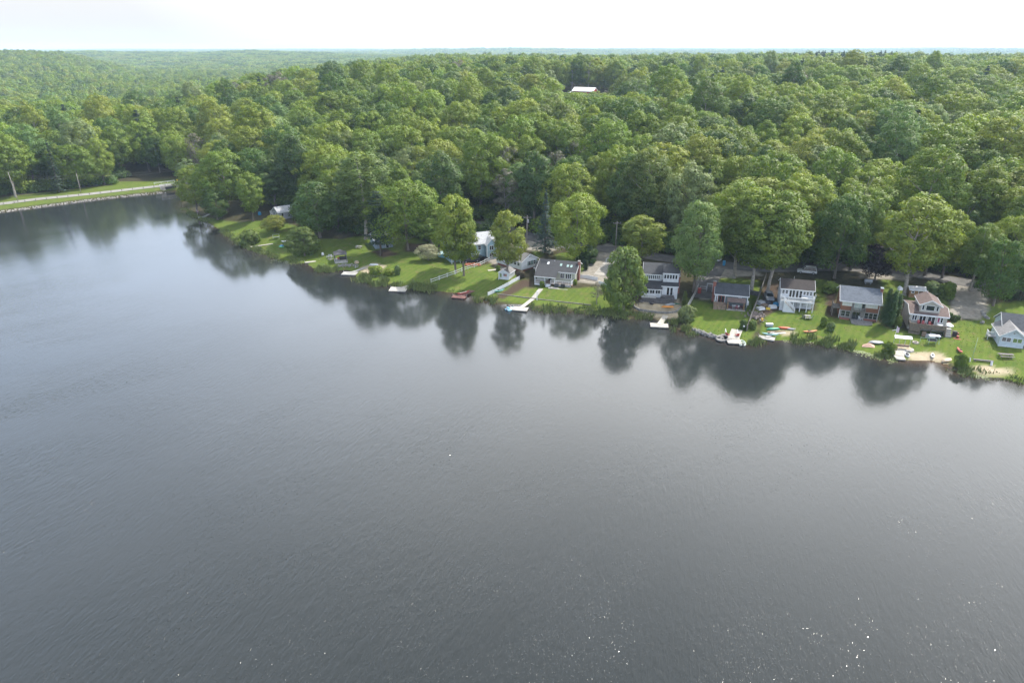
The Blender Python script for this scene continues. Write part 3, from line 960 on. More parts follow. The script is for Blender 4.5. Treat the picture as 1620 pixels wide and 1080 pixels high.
FRONT = [
    # the point of land on the left
    ('broad3', 'bright bushy tree at the tip of the wooded point, leaning over the water', 'bright', 312, 336, 262, 52),
    ('broad1', 'tall dense maple rising above the tip of the wooded point', 'mid', 362, 336, 236, 82),
    ('airy1', 'pale grey green young tree beside the causeway bridge', 'pale', 303, 298, 250, 34),
    ('oval1', 'slender upright tree on the point lawn left of the fruit tree', 'bright', 402, 350, 270, 44),
    ('broad2', 'dark spreading tree standing behind the point lawn', 'dark', 408, 326, 234, 70),
    ('oval2', 'blue green drooping maple left of the small grey cottage', 'blue', 436, 326, 250, 54),
    ('oval1', 'dark tall maple directly behind the small grey cottage', 'deep', 474, 330, 208, 60),
    ('round1', 'low rounded fruit tree with yellow green leaves on the point lawn', (.17, .19, .025), 434, 366, 341, 42),
    ('round1', 'big dark round maple hiding the side of the small grey cottage', 'dark', 505, 376, 288, 86),
    ('willow', 'silvery willow on the bank behind the blue covered boats', 'olive', 482, 404, 358, 44),
    ('round1', 'dark low tree at the water edge under the wooded point', 'dark', 345, 348, 300, 46),
    # behind and beside the gazebo lawn
    ('tall2', 'tall light olive tree with a pale trunk behind the gazebo lawn', 'olive', 580, 378, 240, 84),
    ('pine', 'dark pine with a bare lower trunk on the gazebo lawn', 'conifer', 603, 403, 300, 54),
    ('broad2', 'huge round maple between the pine and the flowering dogwood', 'mid', 645, 396, 284, 100),
    ('oval2', 'mid green maple standing just behind the white flowering dogwood', 'bright', 684, 392, 318, 56),
    ('broad3', 'bright tall maple in front of the blue house', 'bright', 722, 432, 308, 78),
    ('oval2', 'slimmer maple by the split rail fence in front of the blue house', 'mid', 734, 436, 330, 44),
    ('oval2', 'narrow upright maple growing beside the white lakeside shed', 'yellow', 803, 441, 330, 52),
    ('spruce', 'grey green spruce left of the street by the utility pole', 'spruce', 862, 400, 300, 42),
    ('broad2', 'wide flat topped oak behind the skylight cottage', 'bright', 912, 412, 306, 92),
    ('shrub', 'big dark rhododendron mound behind the skylight cottage', 'deep', 929, 414, 390, 38),
    ('oval1', 'bright maple leaning over the street right of the driveway', 'yellow', 1012, 420, 338, 66),
    ('willow', 'dusty olive tree on the shore between the driveway and the tiered house', 'olive', 985, 490, 388, 60),
    ('bare1', 'small thin leafed tree on the lawn by the timber edging', 'grey', 944, 480, 446, 28),
    ('broad1', 'large blue green ash over the fence right of the tiered house', 'blue', 1096, 462, 316, 88),
    ('oval1', 'pale feathery maple high above the street behind the tiered house', 'pale', 1080, 398, 252, 70),
    ('column', 'golden green columnar arborvitae beside the gravel patio', (.10, .13, .025), 1082, 487, 461, 10),
    ('shrub', 'pale feathery bush on the reed bank below the grey board fence', 'pale', 1086, 508, 484, 28),
    ('tall1', 'tall oak with a long bare trunk behind the grey blue cottage', 'bright', 1189, 460, 296, 108),
    ('tall1', 'tall oak with a thick pale trunk beside the parked hatchback', 'mid', 1216, 464, 300, 101),
    ('tall2', 'slim dark trunked oak at the street behind the grey blue cottage', 'mid', 1160, 440, 285, 83),
    ('broad1', 'broad yellow green oak across the street behind the slate blue cottage', 'yellow', 1182, 408, 278, 135),
    ('broad3', 'wide bright oak rising high over the deck house', 'bright', 1250, 420, 274, 108),
    ('broad2', 'dark heavy oak between the deck house and the brown sided house', 'dark', 1320, 440, 308, 97),
    ('broad3', 'mid green oak standing behind the brown sided house', 'mid', 1345, 428, 296, 90),
    ('round1', 'dark purple leaved beech behind the brown sided house', 'purple', 1384, 444, 385, 52),
    ('tall1', 'wide pale oak on a stout trunk behind the small wooden shed', 'bright', 1428, 466, 304, 108),
    ('shrub', 'low bright bush between the deck house and the brown sided house', 'mid', 1312, 462, 446, 28),
    ('column', 'leftmost of the three tall dark arborvitae columns', 'hedge', 1397, 515, 458, 17),
    ('column', 'middle one of the three tall dark arborvitae columns', 'hedge', 1406, 517, 461, 15),
    ('column', 'rightmost of the three tall dark arborvitae columns', 'hedge', 1414, 512, 466, 14),
    ('hedge', 'pale variegated round bush behind the tan dormer house', 'pale', 1474, 466, 446, 26),
    ('hedge', 'dark green round bush beside the gravel drive', 'mid', 1496, 472, 447, 25),
    ('tall2', 'slender street tree beyond the gravel drive', 'mid', 1535, 460, 352, 52),
    ('round1', 'dense dark maple standing between the gravel drive and light blue cottage', 'dark', 1570, 484, 380, 72),
    ('broad2', 'yellow green oak above the street at the right edge', 'yellow', 1592, 455, 342, 88),
    ('spruce', 'dark spruce behind the light blue cottage roof', 'conifer', 1612, 474, 396, 44),
    ('oval1', 'slim tree beside the street left of the gravel drive', 'bright', 1490, 440, 330, 54),
    ('oval2', 'second slim tree beside the street behind the small wooden shed', 'bright', 1462, 436, 326, 50),
    ('hedge', 'clipped square bush on the lawn of the deck house', 'mid', 1302, 516, 501, 11),
    ('shrub', 'sparse pale bush beside the clipped lawn bush', 'pale', 1314, 523, 510, 14),
    ('shrub', 'round dark bush on the shore beside the tan overturned boat', 'mid', 1519, 581, 560, 19),
    ('shrub', 'round willow bush beside the boat lift dock', 'mid', 1404, 560, 541, 20),
    ('hedge', 'dark bush at the lake end of the grey board fence', 'deep', 1175, 520, 506, 12),
    ('hedge', 'yellow green bush outside the lake end of the grey board fence', 'olive', 1190, 520, 507, 13),
    ('shrub', 'round reedy bush at the water by the narrow white dock', 'olive', 396, 386, 364, 34),
    ('round1', 'small dogwood covered in white blossom on the lawn', (.36, .38, .24), 678, 412, 387, 36),
    ('shrub', 'bright leafy bush above the reeds by the overturned dinghy', 'bright', 596, 434, 421, 24),
    ('shrub', 'second bright bush among the reeds right of the overturned dinghy', 'yellow', 616, 434, 425, 18),
    ('shrub', 'small pale bush alone at the edge of the reeds', 'pale', 629, 434, 420, 10),
    ('hedge', 'small round shrub by the white shed path', 'mid', 788, 428, 420, 8),
    ('shrub', 'dusky red shrub between the white shed and the skylight cottage', (.07, .055, .03), 823, 440, 428, 16),
    ('column', 'small pointed evergreen at the corner of the skylight cottage', 'conifer', 927, 427, 412, 8),
    ('hedge', 'low bright shrub at the porch corner of the skylight cottage', 'bright', 909, 450, 442, 9),
    ('shrub', 'tall thin shrub beside the path to the tan dormer house', 'olive', 1420, 518, 500, 12),
    ('airy1', 'half bare grey tree rising behind the blue house roof', 'grey', 800, 350, 266, 56),
]
for a in FRONT:
    tree_px(*a)

# ---------------------------------------------------------------- the woods behind
rng = np.random.default_rng(5)
CLEAR = [pxpoly(p) for p in ([(180, 300), (180, 284), (258, 276), (300, 284), (292, 297)],)]
STREET = [(p.x, p.y) for p in LR[::3]]
DAM = [(p.x, p.y) for p in DR[::3]]
BARN = (55.0, 566.0)


def jitter_grid(q, y0, y1, sp):
    ys = np.arange(y0, y1, sp * .88)
    P = []
    for k, y in enumerate(ys):
        xs = np.arange(-q * y, q * y, sp) + (k % 2) * sp / 2
        P.append(np.stack([xs + rng.uniform(-.38, .38, len(xs)) * sp, y + rng.uniform(-.36, .36, len(xs)) * sp], 1))
    return np.concatenate(P)


TN = ['mid', 'bright', 'yellow', 'dark', 'deep', 'blue', 'pale', 'olive', 'conifer', 'grey']
TP = np.array([.25, .25, .17, .13, .05, .04, .06, .05, .01, .001]); TP /= TP.sum()
near = jitter_grid(.98, 175, 640, 11.2)
hz, hs = ground(near[:, 0], near[:, 1])
ok = hs > 15
HOUSE_AT = [tuple(hit(*q)[:2]) for q in ((440, 342), (598, 388), (750, 402), (765, 398), (835, 418))]


def wooded(P, hs, gap, near_s=51, road=6.5):
    right = P[:, 0] > -118
    ok = np.where(right, (hs > near_s) | ((P[:, 0] < -22) & (hs > 27)), hs > 17)
    ok &= seg_dist(P[:, 0], P[:, 1], STREET) > road
    ok &= seg_dist(P[:, 0], P[:, 1], DAM) > 8.5
    for (x, y) in HOUSE_AT: ok &= np.hypot(P[:, 0] - x, P[:, 1] - y) > gap
    for p in LAWN: ok &= ~inside(P[:, 0], P[:, 1], p)
    for p in GRAVEL: ok &= ~inside(P[:, 0], P[:, 1], p)
    return ok


ok &= wooded(near, hs, 11)
for p in CLEAR: ok &= ~inside(near[:, 0], near[:, 1], p)
bx = near[:, 0] - BARN[0]; by = near[:, 1] - BARN[1]
ok &= ~((np.abs(bx) < 42) & (by > -34) & (by < 24))
ok &= ~((np.abs(near[:, 0] - 50) < 170 * .9) & (by > 12) & (by < 40) & (near[:, 0] > 10))
for (x, y, r_) in PLACED: ok &= np.hypot(near[:, 0] - x, near[:, 1] - y) > r_ * .85
near, hz = near[ok], hz[ok]
scale = rng.uniform(.9, 1.42, len(near)) * np.where(rng.uniform(size=len(near)) < .15, .75, 1)
front_barn = (np.abs(near[:, 0] - BARN[0]) < 60) & (near[:, 1] < BARN[1]) & (near[:, 1] > 440)
qx = near[:, 0] / near[:, 1]
cap = 60 - near[:, 1] * math.tan(R(3.12)) - hz
scale = np.where((qx > .055) & (qx < .15) & (near[:, 1] < BARN[1]) & (near[:, 1] > 330), np.minimum(scale, np.maximum(cap, 4) / 22), scale)
scale = np.where((qx >= .15) & (qx < .27) & (near[:, 1] < 590) & (near[:, 1] > 490), scale * .62, scale)
tint_i = rng.choice(len(TN), len(near), p=TP)
KN = ['broad1', 'broad2', 'broad3', 'oval1', 'tall1', 'airy1', 'spruce', 'round1', 'oval2', 'bare1']
KP = np.array([.2, .2, .18, .13, .08, .07, 0.02, .05, .05, .004]); KP /= KP.sum()
kind_i = rng.choice(len(KN), len(near), p=KP)
tint_i = np.where(kind_i == 6, TN.index('conifer'), tint_i)
tint_i = np.where(kind_i == 9, TN.index('grey'), tint_i)
tint_i = np.where((tint_i == TN.index('grey')) & (kind_i != 9), 0, tint_i)
tint_i = np.where((tint_i == TN.index('conifer')) & (kind_i != 6), 3, tint_i)
order = np.argsort(near[:, 1])


# which of them show largest: painter's skyline from near to far
sky_ = np.full(1700, 2000.0)
for (x, y, r_) in PLACED:
    pass
show = np.zeros(len(near))
for i in order:
    K = KIND[KN[kind_i[i]]]
    x, y = near[i]
    px, py, f = proj(x, y, hz[i] + K['H'] * scale[i])
    w = K['W'] * scale[i] * 1080 / f
    h = K['H'] * scale[i] * 1000 / f
    a, b_ = int(max(0, px - w * .4)), int(min(1619, px + w * .4))
    if b_ <= a or px < -20 or px > 1640: continue
    vis = np.clip(sky_[a:b_] - py, 0, h * .8)
    show[i] = vis.sum()
    sky_[a:b_] = np.minimum(sky_[a:b_], py + h * .10)
best = set(np.argsort(-show)[:300 - sum(1 for a in FRONT if a[0] not in ('shrub', 'hedge', 'column')) - 6].tolist())

ADJ = {'mid': 'mid green', 'bright': 'bright green', 'yellow': 'yellow green', 'dark': 'dark green', 'deep': 'deep green', 'blue': 'bluish green', 'pale': 'pale green',
       'olive': 'olive green', 'conifer': 'blackish green', 'grey': 'thin grey'}
FORM = {'broad1': 'broad oak', 'broad2': 'wide domed oak', 'broad3': 'high crowned oak', 'oval1': 'oval maple', 'tall1': 'tall maple', 'airy1': 'loose ash', 'spruce': 'spruce',
        'round1': 'round maple', 'oval2': 'slim maple', 'bare1': 'half bare tree'}
MARK = [(-60, 'beyond the left end of the causeway'), (95, 'beyond the middle of the causeway'), (215, 'behind the causeway clearing'), (300, 'behind the bridge'),
        (380, 'behind the wooded point'), (460, 'behind the small grey cottage'), (545, 'behind the gazebo lawn'), (625, 'behind the pine'),
        (690, 'behind the flowering dogwood'), (750, 'behind the blue house'), (820, 'behind the white cottage'), (890, 'behind the skylight cottage'),
        (965, 'above the gravel driveway'), (1045, 'behind the white tiered house'), (1150, 'behind the grey blue cottage'), (1260, 'behind the deck house'),
        (1355, 'behind the brown sided house'), (1465, 'behind the tan dormer house'), (1590, 'behind the light blue cottage')]
ORD = ['first', 'second', 'third', 'fourth', 'fifth', 'sixth', 'seventh', 'eighth', 'ninth', 'tenth', 'eleventh', 'twelfth', 'thirteenth', 'fourteenth', 'fifteenth', 'sixteenth',
       'seventeenth', 'eighteenth', 'nineteenth', 'twentieth', 'twenty first', 'twenty second', 'twenty third', 'twenty fourth', 'twenty fifth', 'twenty sixth', 'twenty seventh',
       'twenty eighth', 'twenty ninth', 'thirtieth']
count = {}
for i in [j for j in order if j in best]:
    x, y = near[i]
    k, t = KN[kind_i[i]], TN[tint_i[i]]
    K = KIND[k]
    px = proj(x, y, hz[i] + K['H'] * .7 * scale[i])[0]
    mk_ = min(MARK, key=lambda a: abs(a[0] - px))
    key = mk_[1]
    c_ = count.get(key, 0); count[key] = c_ + 1
    lab = '%s %s, %s back %s' % (ADJ[t], FORM[k], ORD[min(c_, 29)], key)
    tree(k, lab, t, x, y, K['W'] * scale[i] * random.uniform(.9, 1.12), K['H'] * scale[i], group='trees of the hillside woods', rec=False)

# all other trees: one wood, instanced from cheaper copies of the same shapes
far_src = bpy.data.collections.new('wood_shapes')


def far_shape(i, seed, leaf, n_leaf, **kw):
    rg = np.random.default_rng(seed)
    P, N, C, RC = crown_points(rg, n_leaf=n_leaf, **kw)
    V, F = leaf_quads(rg, P, N, leaf)
    me = np_mesh('wood_crown', V, flip_out(V, F, C, RC), LEAF_FAR)
    soft_normals(me, V, C, RC)
    o = bpy.data.objects.new('wood_shape_%02d' % i, me)
    far_src.objects.link(o)
    return kw


specs = [dict(W=15, zb=3.5, zt=20, n_clump=66, clump=(1.0, 2.2)), dict(W=16, zb=3, zt=19, n_clump=70, clump=(.9, 2.4), tpeak=.38, power=2.6),
         dict(W=14, zb=4, zt=21, n_clump=62, clump=(.9, 2.1), tpeak=.5), dict(W=11, zb=3, zt=20, n_clump=54, clump=(.85, 1.9), tpeak=.36),
         dict(W=13, zb=5, zt=22, n_clump=40, clump=(1.2, 2.3), lobes=.35)]
for i, sp_ in enumerate(specs):
    far_shape(i, 60 + i, .62, 4200, **sp_)
for i, sp_ in enumerate(specs):
    far_shape(5 + i, 70 + i, 1.35, 700, **dict(sp_, n_clump=24, clump=(1.6, 3.0)))
V, F = conifer_mesh('c', 77, 21, 4.2, 18, 9, 1.1, k=18, curve=.75)
o = bpy.data.objects.new('wood_shape_10', np_mesh('wood_crown', V, F, LEAF_FAR)); far_src.objects.link(o)
# patches of canopy for the far hills: a dozen small crowns each
for i in range(4):
    rg = np.random.default_rng(90 + i)
    Ps, Ns = [], []
    for gx_ in range(4):
        for gy_ in range(4):
            c = np.array([(gx_ - 1.5) * 10 + rg.uniform(-3, 3), (gy_ - 1.5) * 10 + rg.uniform(-3, 3), rg.uniform(8, 13)])
            w_ = rg.uniform(4.5, 7.5)
            d = unit(rg, 90); d[:, 2] = np.abs(d[:, 2]) * 1.0 - .25
            Ps.append(c + d * np.array([w_, w_, w_ * .85]) * rg.uniform(.8, 1.05, (90, 1)))
            Ns.append(d + unit(rg, 90) * .5)
    V, F = leaf_quads(rg, np.concatenate(Ps), np.concatenate(Ns), 2.7)
    o = bpy.data.objects.new('wood_shape_%02d' % (11 + i), np_mesh('wood_crown', V, F, LEAF_FAR)); far_src.objects.link(o)


def scatter(name, P, Z, S, I, T):
    me = bpy.data.meshes.new(name)
    me.vertices.add(len(P))
    me.vertices.foreach_set('co', np.column_stack([P, Z]).astype(np.float32).ravel())
    for nm, ty, key, val in (('size', 'FLOAT', 'value', S), ('pick', 'INT', 'value', I), ('turn', 'FLOAT', 'value', rng.uniform(0, 6.28, len(P)))):
        a = me.attributes.new(nm, ty, 'POINT')
        a.data.foreach_set(key, np.asarray(val).astype(np.int32 if ty == 'INT' else np.float32))
    a = me.attributes.new('tint', 'FLOAT_COLOR', 'POINT')
    a.data.foreach_set('color', np.column_stack([T, np.ones(len(T))]).astype(np.float32).ravel())
    o = link(name, me)
    g = bpy.data.node_groups.new(name + '_scatter', 'GeometryNodeTree')
    g.interface.new_socket('Geometry', in_out='INPUT', socket_type='NodeSocketGeometry')
    g.interface.new_socket('Geometry', in_out='OUTPUT', socket_type='NodeSocketGeometry')
    N_, L_ = g.nodes, g.links
    gi, go = N_.new('NodeGroupInput'), N_.new('NodeGroupOutput')
    ci = N_.new('GeometryNodeCollectionInfo'); ci.inputs['Collection'].default_value = far_src
    ci.inputs['Separate Children'].default_value = True; ci.inputs['Reset Children'].default_value = True
    ip = N_.new('GeometryNodeInstanceOnPoints'); ip.inputs['Pick Instance'].default_value = True
    def attr(nm, ty):
        x = N_.new('GeometryNodeInputNamedAttribute'); x.data_type = ty; x.inputs['Name'].default_value = nm
        return x.outputs[0]
    cx = N_.new('ShaderNodeCombineXYZ'); L_.new(attr('turn', 'FLOAT'), cx.inputs['Z'])
    L_.new(gi.outputs[0], ip.inputs['Points']); L_.new(ci.outputs[0], ip.inputs['Instance'])
    L_.new(attr('pick', 'INT'), ip.inputs['Instance Index']); L_.new(cx.outputs[0], ip.inputs['Rotation'])
    L_.new(attr('size', 'FLOAT'), ip.inputs['Scale']); L_.new(ip.outputs[0], go.inputs[0])
    md = o.modifiers.new('scatter', 'NODES'); md.node_group = g
    return tag(o, kind='stuff')


TT = np.array([TINT[t] for t in TN])


def tints(ii):
    v = TT[ii] * rng.uniform(.85, 1.15, (len(ii), 1))
    return v * rng.uniform(.94, 1.06, (len(ii), 3))


rest = np.array([i for i in range(len(near)) if i not in best])
k2 = np.where(kind_i[rest] == 6, 10, np.array([0, 1, 2, 3, 2, 4, 0, 0, 3, 4])[kind_i[rest]])
scatter('woodland', near[rest], hz[rest] - .3, scale[rest] * 1.0, k2, tints(tint_i[rest]))

under = jitter_grid(.9, 175, 345, 4.6)
uz, us = ground(under[:, 0], under[:, 1])
ok = (us > 12) & wooded(under, us, 8, 46, 5.2) & ((under[:, 0] > -118) | (us > 30))
for p in CLEAR: ok &= ~inside(under[:, 0], under[:, 1], p)
under, uz = under[ok], uz[ok]
far_shape(15, 110, .55, 900, W=6.5, zb=.1, zt=4.2, n_clump=20, clump=(.8, 1.5), tpeak=.4, power=2.6)
scatter('undergrowth', under, uz - .1, rng.uniform(.6, 1.5, len(under)), np.full(len(under), 15), tints(rng.choice([0, 1, 3, 4, 3], len(under))))

mid = jitter_grid(.95, 640, 1750, 11.5)
mz, ms = ground(mid[:, 0], mid[:, 1])


def seen(P, Z, margin, prof):
    """drop what nearer canopy hides completely (with a margin)"""
    keep = np.zeros(len(P), dtype=bool)
    for i in np.argsort(P[:, 1]):
        px, py, f = proj(P[i, 0], P[i, 1], Z[i])
        k = int(np.clip((px + 200) / 20, 0, 100))
        if py - margin < prof[k]: keep[i] = True
        prof[k] = min(prof[k], py + 8)
    return keep


prof = np.full(101, 2000.0)
seen(near, hz + 17 * scale, 10, prof)
kp = seen(mid, mz + 18, 14, prof)
mid, mz = mid[kp], mz[kp]
ti = rng.choice(len(TN), len(mid), p=TP)
pk = np.where(ti == 8, 10, rng.integers(5, 10, len(mid)))
# a stand of pines on the skyline
pine = (np.abs(mid[:, 1] - 930) < 40) & (mid[:, 0] / mid[:, 1] > .38) & (mid[:, 0] / mid[:, 1] < .52)
pk = np.where(pine, 10, pk); ti = np.where(pine, 8, ti)
scatter('woodland', mid, mz - .3, rng.uniform(.75, 1.15, len(mid)) * np.where(pine, 1.08, 1), pk, tints(ti))
far = jitter_grid(.95, 1750, 4800, 34)
fz, fs_ = ground(far[:, 0], far[:, 1])
kp = seen(far, fz + 16, 6, prof)
far, fz = far[kp], fz[kp]
far2 = jitter_grid(.95, 4800, 14500, 85)
f2z, _ = ground(far2[:, 0], far2[:, 1])
kp = seen(far2, f2z + 30, 4, prof)
far2, f2z = far2[kp], f2z[kp]
allf = np.concatenate([far, far2]); allz = np.concatenate([fz - 3, f2z - 26])
ti = rng.choice(4, len(allf))
scatter('woodland', allf, allz, np.concatenate([rng.uniform(.85, 1.1, len(far)), rng.uniform(2.2, 2.9, len(far2))]), rng.integers(11, 15, len(allf)), tints(ti))


# ---------------------------------------------------------------- houses
WHITE = siding('white_siding', (.58, .60, .62))
TRIM = M('white_trim', (.66, .67, .68), .5, .04)
GREEN_SID = siding('sage_siding', (.40, .41, .33))
GREYBLUE = siding('slate_siding', (.125, .155, .165))
TAN = siding('tan_siding', (.44, .42, .37))
LTBLUE = siding('pale_blue_siding', (.50, .57, .63))
BLUE = siding('blue_siding', (.29, .42, .50))
BROWN = siding('red_brown_siding', (.21, .085, .045))
GREYSID = siding('grey_siding', (.30, .31, .34))
WEATHER = M('weathered_boards', (.20, .185, .165), .85, .2, 2.5, .2, 20, stretch=(1, 1, .2))
DECKWOOD = M('deck_wood', (.25, .18, .13), .8, .2, 2.0, .15, 20)
GREYWOOD = M('grey_wood', (.36, .35, .33), .85, .15, 2.0, .15, 20)
PALEWOOD = M('pale_wood', (.46, .43, .38), .8, .14, 2.0, .15, 20)
DARKWOOD = M('dark_wood', (.10, .095, .095), .8, .2, 2.0)
REDWOOD = M('maroon_wood', (.16, .075, .065), .8, .15, 2.0)
BRICK = M('brick', (.26, .10, .075), .85, .2, 6, .3, 30)
STONE = M('stone', (.26, .25, .235), .9, .25, 3, .4, 10)
R_DARK = shingle('charcoal_shingle', (.042, .044, .049))
R_SLATE = shingle('slate_shingle', (.052, .058, .068))
R_BROWN = shingle('brown_black_shingle', (.036, .030, .029))
R_BLUEGREY = shingle('blue_grey_shingle', (.085, .100, .125))
R_TANB = shingle('taupe_shingle', (.120, .088, .080))
R_GREY = shingle('grey_shingle', (.17, .165, .16))
R_PALE = shingle('pale_shingle', (.34, .35, .37))
R_WHITE = M('white_metal_roof', (.72, .72, .72), .45, .05)
BARNRED = siding('barn_red', (.33, .035, .035), vertical=True)
mg, n, l, b = new_mat('window_glass')
b.inputs['Base Color'].default_value = (.016, .022, .026, 1); b.inputs['Roughness'].default_value = .06; b.inputs['Specular IOR Level'].default_value = .8
GLASS = mg
CURTAIN = M('pale_blind', (.55, .55, .50), .7, .05)
FACE = {'F': 0.0, 'R': pi / 2, 'B': pi, 'L': -pi / 2}
_wcache = {}


class House:
    def __init__(s, name, label, cat, px, rz, lift=0.0, pos=None, group=None):
        p = Vector(pos) if pos else hit(*px)
        s.o = thing(name, label, cat, (p.x, p.y, p.z + lift), R(rz), group)

    def part(s, name, mb, m, label=None, parent=None, smooth=False):
        o = mb.build(name, m, parent or s.o, smooth=smooth)
        if label: o['label'] = label
        return o

    def walls(s, x0, x1, y0, y1, z0, z1, m, label=None):
        return s.part('wall', MB().box(x0, x1, y0, y1, z0, z1), m, label)

    def gable_x(s, x0, x1, y0, y1, ze, zr, wall, roof, over=.35, base=-.8, yr=None, zb=None, th=.14, trim=True):
        """body with the ridge along x; the ridge may sit off centre"""
        yr = (y0 + y1) / 2 if yr is None else yr
        zb = ze if zb is None else zb
        s.part('wall', MB().ext([(y0, base), (y1, base), (y1, zb), (yr, zr), (y0, ze)], x0, x1, 'x'), wall)
        kf, kb = (zr - ze) / (yr - y0), (zr - zb) / (y1 - yr)
        e = .02
        prof = [(y0 - over, ze - kf * over + e), (yr, zr + e), (y1 + over, zb - kb * over + e), (y1 + over, zb - kb * over + e + th), (yr, zr + e + th), (y0 - over, ze - kf * over + e + th)]
        o = s.part('roof', MB().ext(prof, x0 - over, x1 + over, 'x'), roof)
        if trim:
            mb = MB().box(x0 - over, x1 + over, y0 - over - .05, y0 - over - .003, ze - kf * over - .06, ze - kf * over + th)
            for xx in (x0 - over - .05, x1 + over + .003):
                mb.ext([(y0 - over, ze - kf * over - .08), (yr, zr - .08), (yr, zr + th + .03), (y0 - over, ze - kf * over + th + .03)], xx, xx + .047, 'x')
                mb.ext([(yr + .002, zr - .08), (y1 + over, zb - kb * over - .08), (y1 + over, zb - kb * over + th + .03), (yr + .002, zr + th + .03)], xx, xx + .047, 'x')
            s.part('fascia', mb, TRIM)
        return o

    def gable_y(s, x0, x1, y0, y1, ze, zr, wall, roof, over=.3, base=-.8, th=.14, back=.0):
        """body with the gable towards the front"""
        xr = (x0 + x1) / 2
        s.part('wall', MB().ext([(x0, base), (x1, base), (x1, ze), (xr, zr), (x0, ze)], y0, y1, 'y'), wall)
        k = (zr - ze) / (xr - x0); e = .02
        prof = [(x0 - over, ze - k * over + e), (xr, zr + e), (x1 + over, ze - k * over + e), (x1 + over, ze - k * over + e + th), (xr, zr + e + th), (x0 - over, ze - k * over + e + th)]
        o = s.part('roof', MB().ext(prof, y0 - over, y1 + back, 'y'), roof)
        mb = MB()
        mb.ext([(x0 - over, ze - k * over - .08), (xr - .001, zr - .08), (xr - .001, zr + th + .03), (x0 - over, ze - k * over + th + .03)], y0 - over - .05, y0 - over - .003, 'y')
        mb.ext([(xr + .001, zr - .08), (x1 + over, ze - k * over - .08), (x1 + over, ze - k * over + th + .03), (xr + .001, zr + th + .03)], y0 - over - .05, y0 - over - .003, 'y')
        for xx in (x0 - over - .05, x1 + over + .003):
            mb.box(xx, xx + .047, y0 - over, y1 + back, ze - k * over - .06, ze - k * over + th + .02)
        s.part('fascia', mb, TRIM)
        return o

    def shed(s, x0, x1, y0, y1, z0, z1, m, over=.25, th=.12, name='roof', fascia=True):
        """single slope rising from the front y0 to the back y1"""
        k = (z1 - z0) / (y1 - y0)
        o = s.part(name, MB().ext([(y0 - over, z0 - k * over), (y1, z1), (y1, z1 + th), (y0 - over, z0 - k * over + th)], x0 - over, x1 + over, 'x'), m)
        if fascia:
            s.part('fascia', MB().box(x0 - over, x1 + over, y0 - over - .05, y0 - over - .003, z0 - k * over - .08, z0 - k * over + th), TRIM)
        return o

    def win(s, x, y, z, w, h, face='F', panes=1, bars=False, m=None, glass=None, shutters=None, name='window', label=None):
        m = m or TRIM
        key = (round(w, 2), round(h, 2), panes, bars, m.name, (glass or GLASS).name)
        if key not in _wcache:
            t = .09
            mb = MB().box(-w / 2 - t, w / 2 + t, -.06, .02, -h / 2 - t, -h / 2).box(-w / 2 - t, w / 2 + t, -.06, .02, h / 2, h / 2 + t)
            mb.box(-w / 2 - t, -w / 2, -.06, .02, -h / 2, h / 2).box(w / 2, w / 2 + t, -.06, .02, -h / 2, h / 2)
            for k in range(1, panes):
                xx = -w / 2 + w * k / panes
                mb.box(xx - .05, xx + .05, -.055, .02, -h / 2, h / 2)
            if bars:
                mb.box(-w / 2, w / 2, -.05, .02, -.025, .025)
            _wcache[key] = (mb.mesh('window', m), MB().box(-w / 2, w / 2, -.025, -.005, -h / 2, h / 2).mesh('pane', glass or GLASS))
        a, b_ = _wcache[key]
        o = link(name, a, s.o); o.location = (x, y, z); o.rotation_euler = (0, 0, FACE[face])
        link('pane', b_, o)
        if label: o['label'] = label
        if shutters:
            for sx in (-1, 1):
                q = MB().box(sx * (w / 2 + .30) - .17, sx * (w / 2 + .30) + .17, -.05, -.004, -h / 2 - .05, h / 2 + .05).build('shutter', shutters, o)
        return o

    def door(s, x, y, z0, w, h, face='F', m=None, glazed=True, leaf=None):
        o = s.win(x, y, z0 + h / 2, w, h, face, 1 if w < 1.2 else 2, m=m or TRIM, name='door', glass=leaf)
        return o

    def post(s, pts, z0, z1, m, w=.12):
        for (x, y) in pts:
            s.part('post', MB().box(x - w / 2, x + w / 2, y - w / 2, y + w / 2, z0, z1), m)

    def rail(s, path, z, m, h=.95, step=.16, solid=False, mid=None):
        """railing along a polyline at floor height z"""
        mb = MB()
        for (x0, y0), (x1, y1) in zip(path[:-1], path[1:]):
            L = math.hypot(x1 - x0, y1 - y0)
            mb.bar((x0, y0, z + h), (x1, y1, z + h), .10, .06)
            mb.bar((x0, y0, z + .12), (x1, y1, z + .12), .06, .05)
            k = max(1, int(L / step))
            for i in range(k + 1):
                t = i / k
                big = i % max(1, int(1.6 / step)) == 0
                mb.bar((x0 + (x1 - x0) * t, y0 + (y1 - y0) * t, z), (x0 + (x1 - x0) * t, y0 + (y1 - y0) * t, z + h + (.08 if big else 0)), .09 if big else .04)
        return s.part('railing', mb, m)

    def deck(s, x0, x1, y0, y1, z, m, th=.18, along='x'):
        mb = MB()
        k = max(2, int((y1 - y0) / .3))
        for i in range(k):
            a = y0 + (y1 - y0) * i / k
            mb.box(x0, x1, a + .008, a + (y1 - y0) / k - .008, z - .05, z)
        mb.box(x0 + .03, x1 - .03, y0 + .03, y1 - .03, z - th, z - .055)
        return s.part('deck', mb, m)

    def steps(s, x0, x1, ytop, ztop, n_, m, run=.28, base=0.0, axis='y'):
        mb = MB()
        for i in range(n_):
            zt = ztop - (ztop - base) * (i + 1) / (n_ + 1)
            mb.box(x0, x1, ytop - run * (i + 1), ytop - run * i - .004, base - .4, zt)
        return s.part('steps', mb, m)

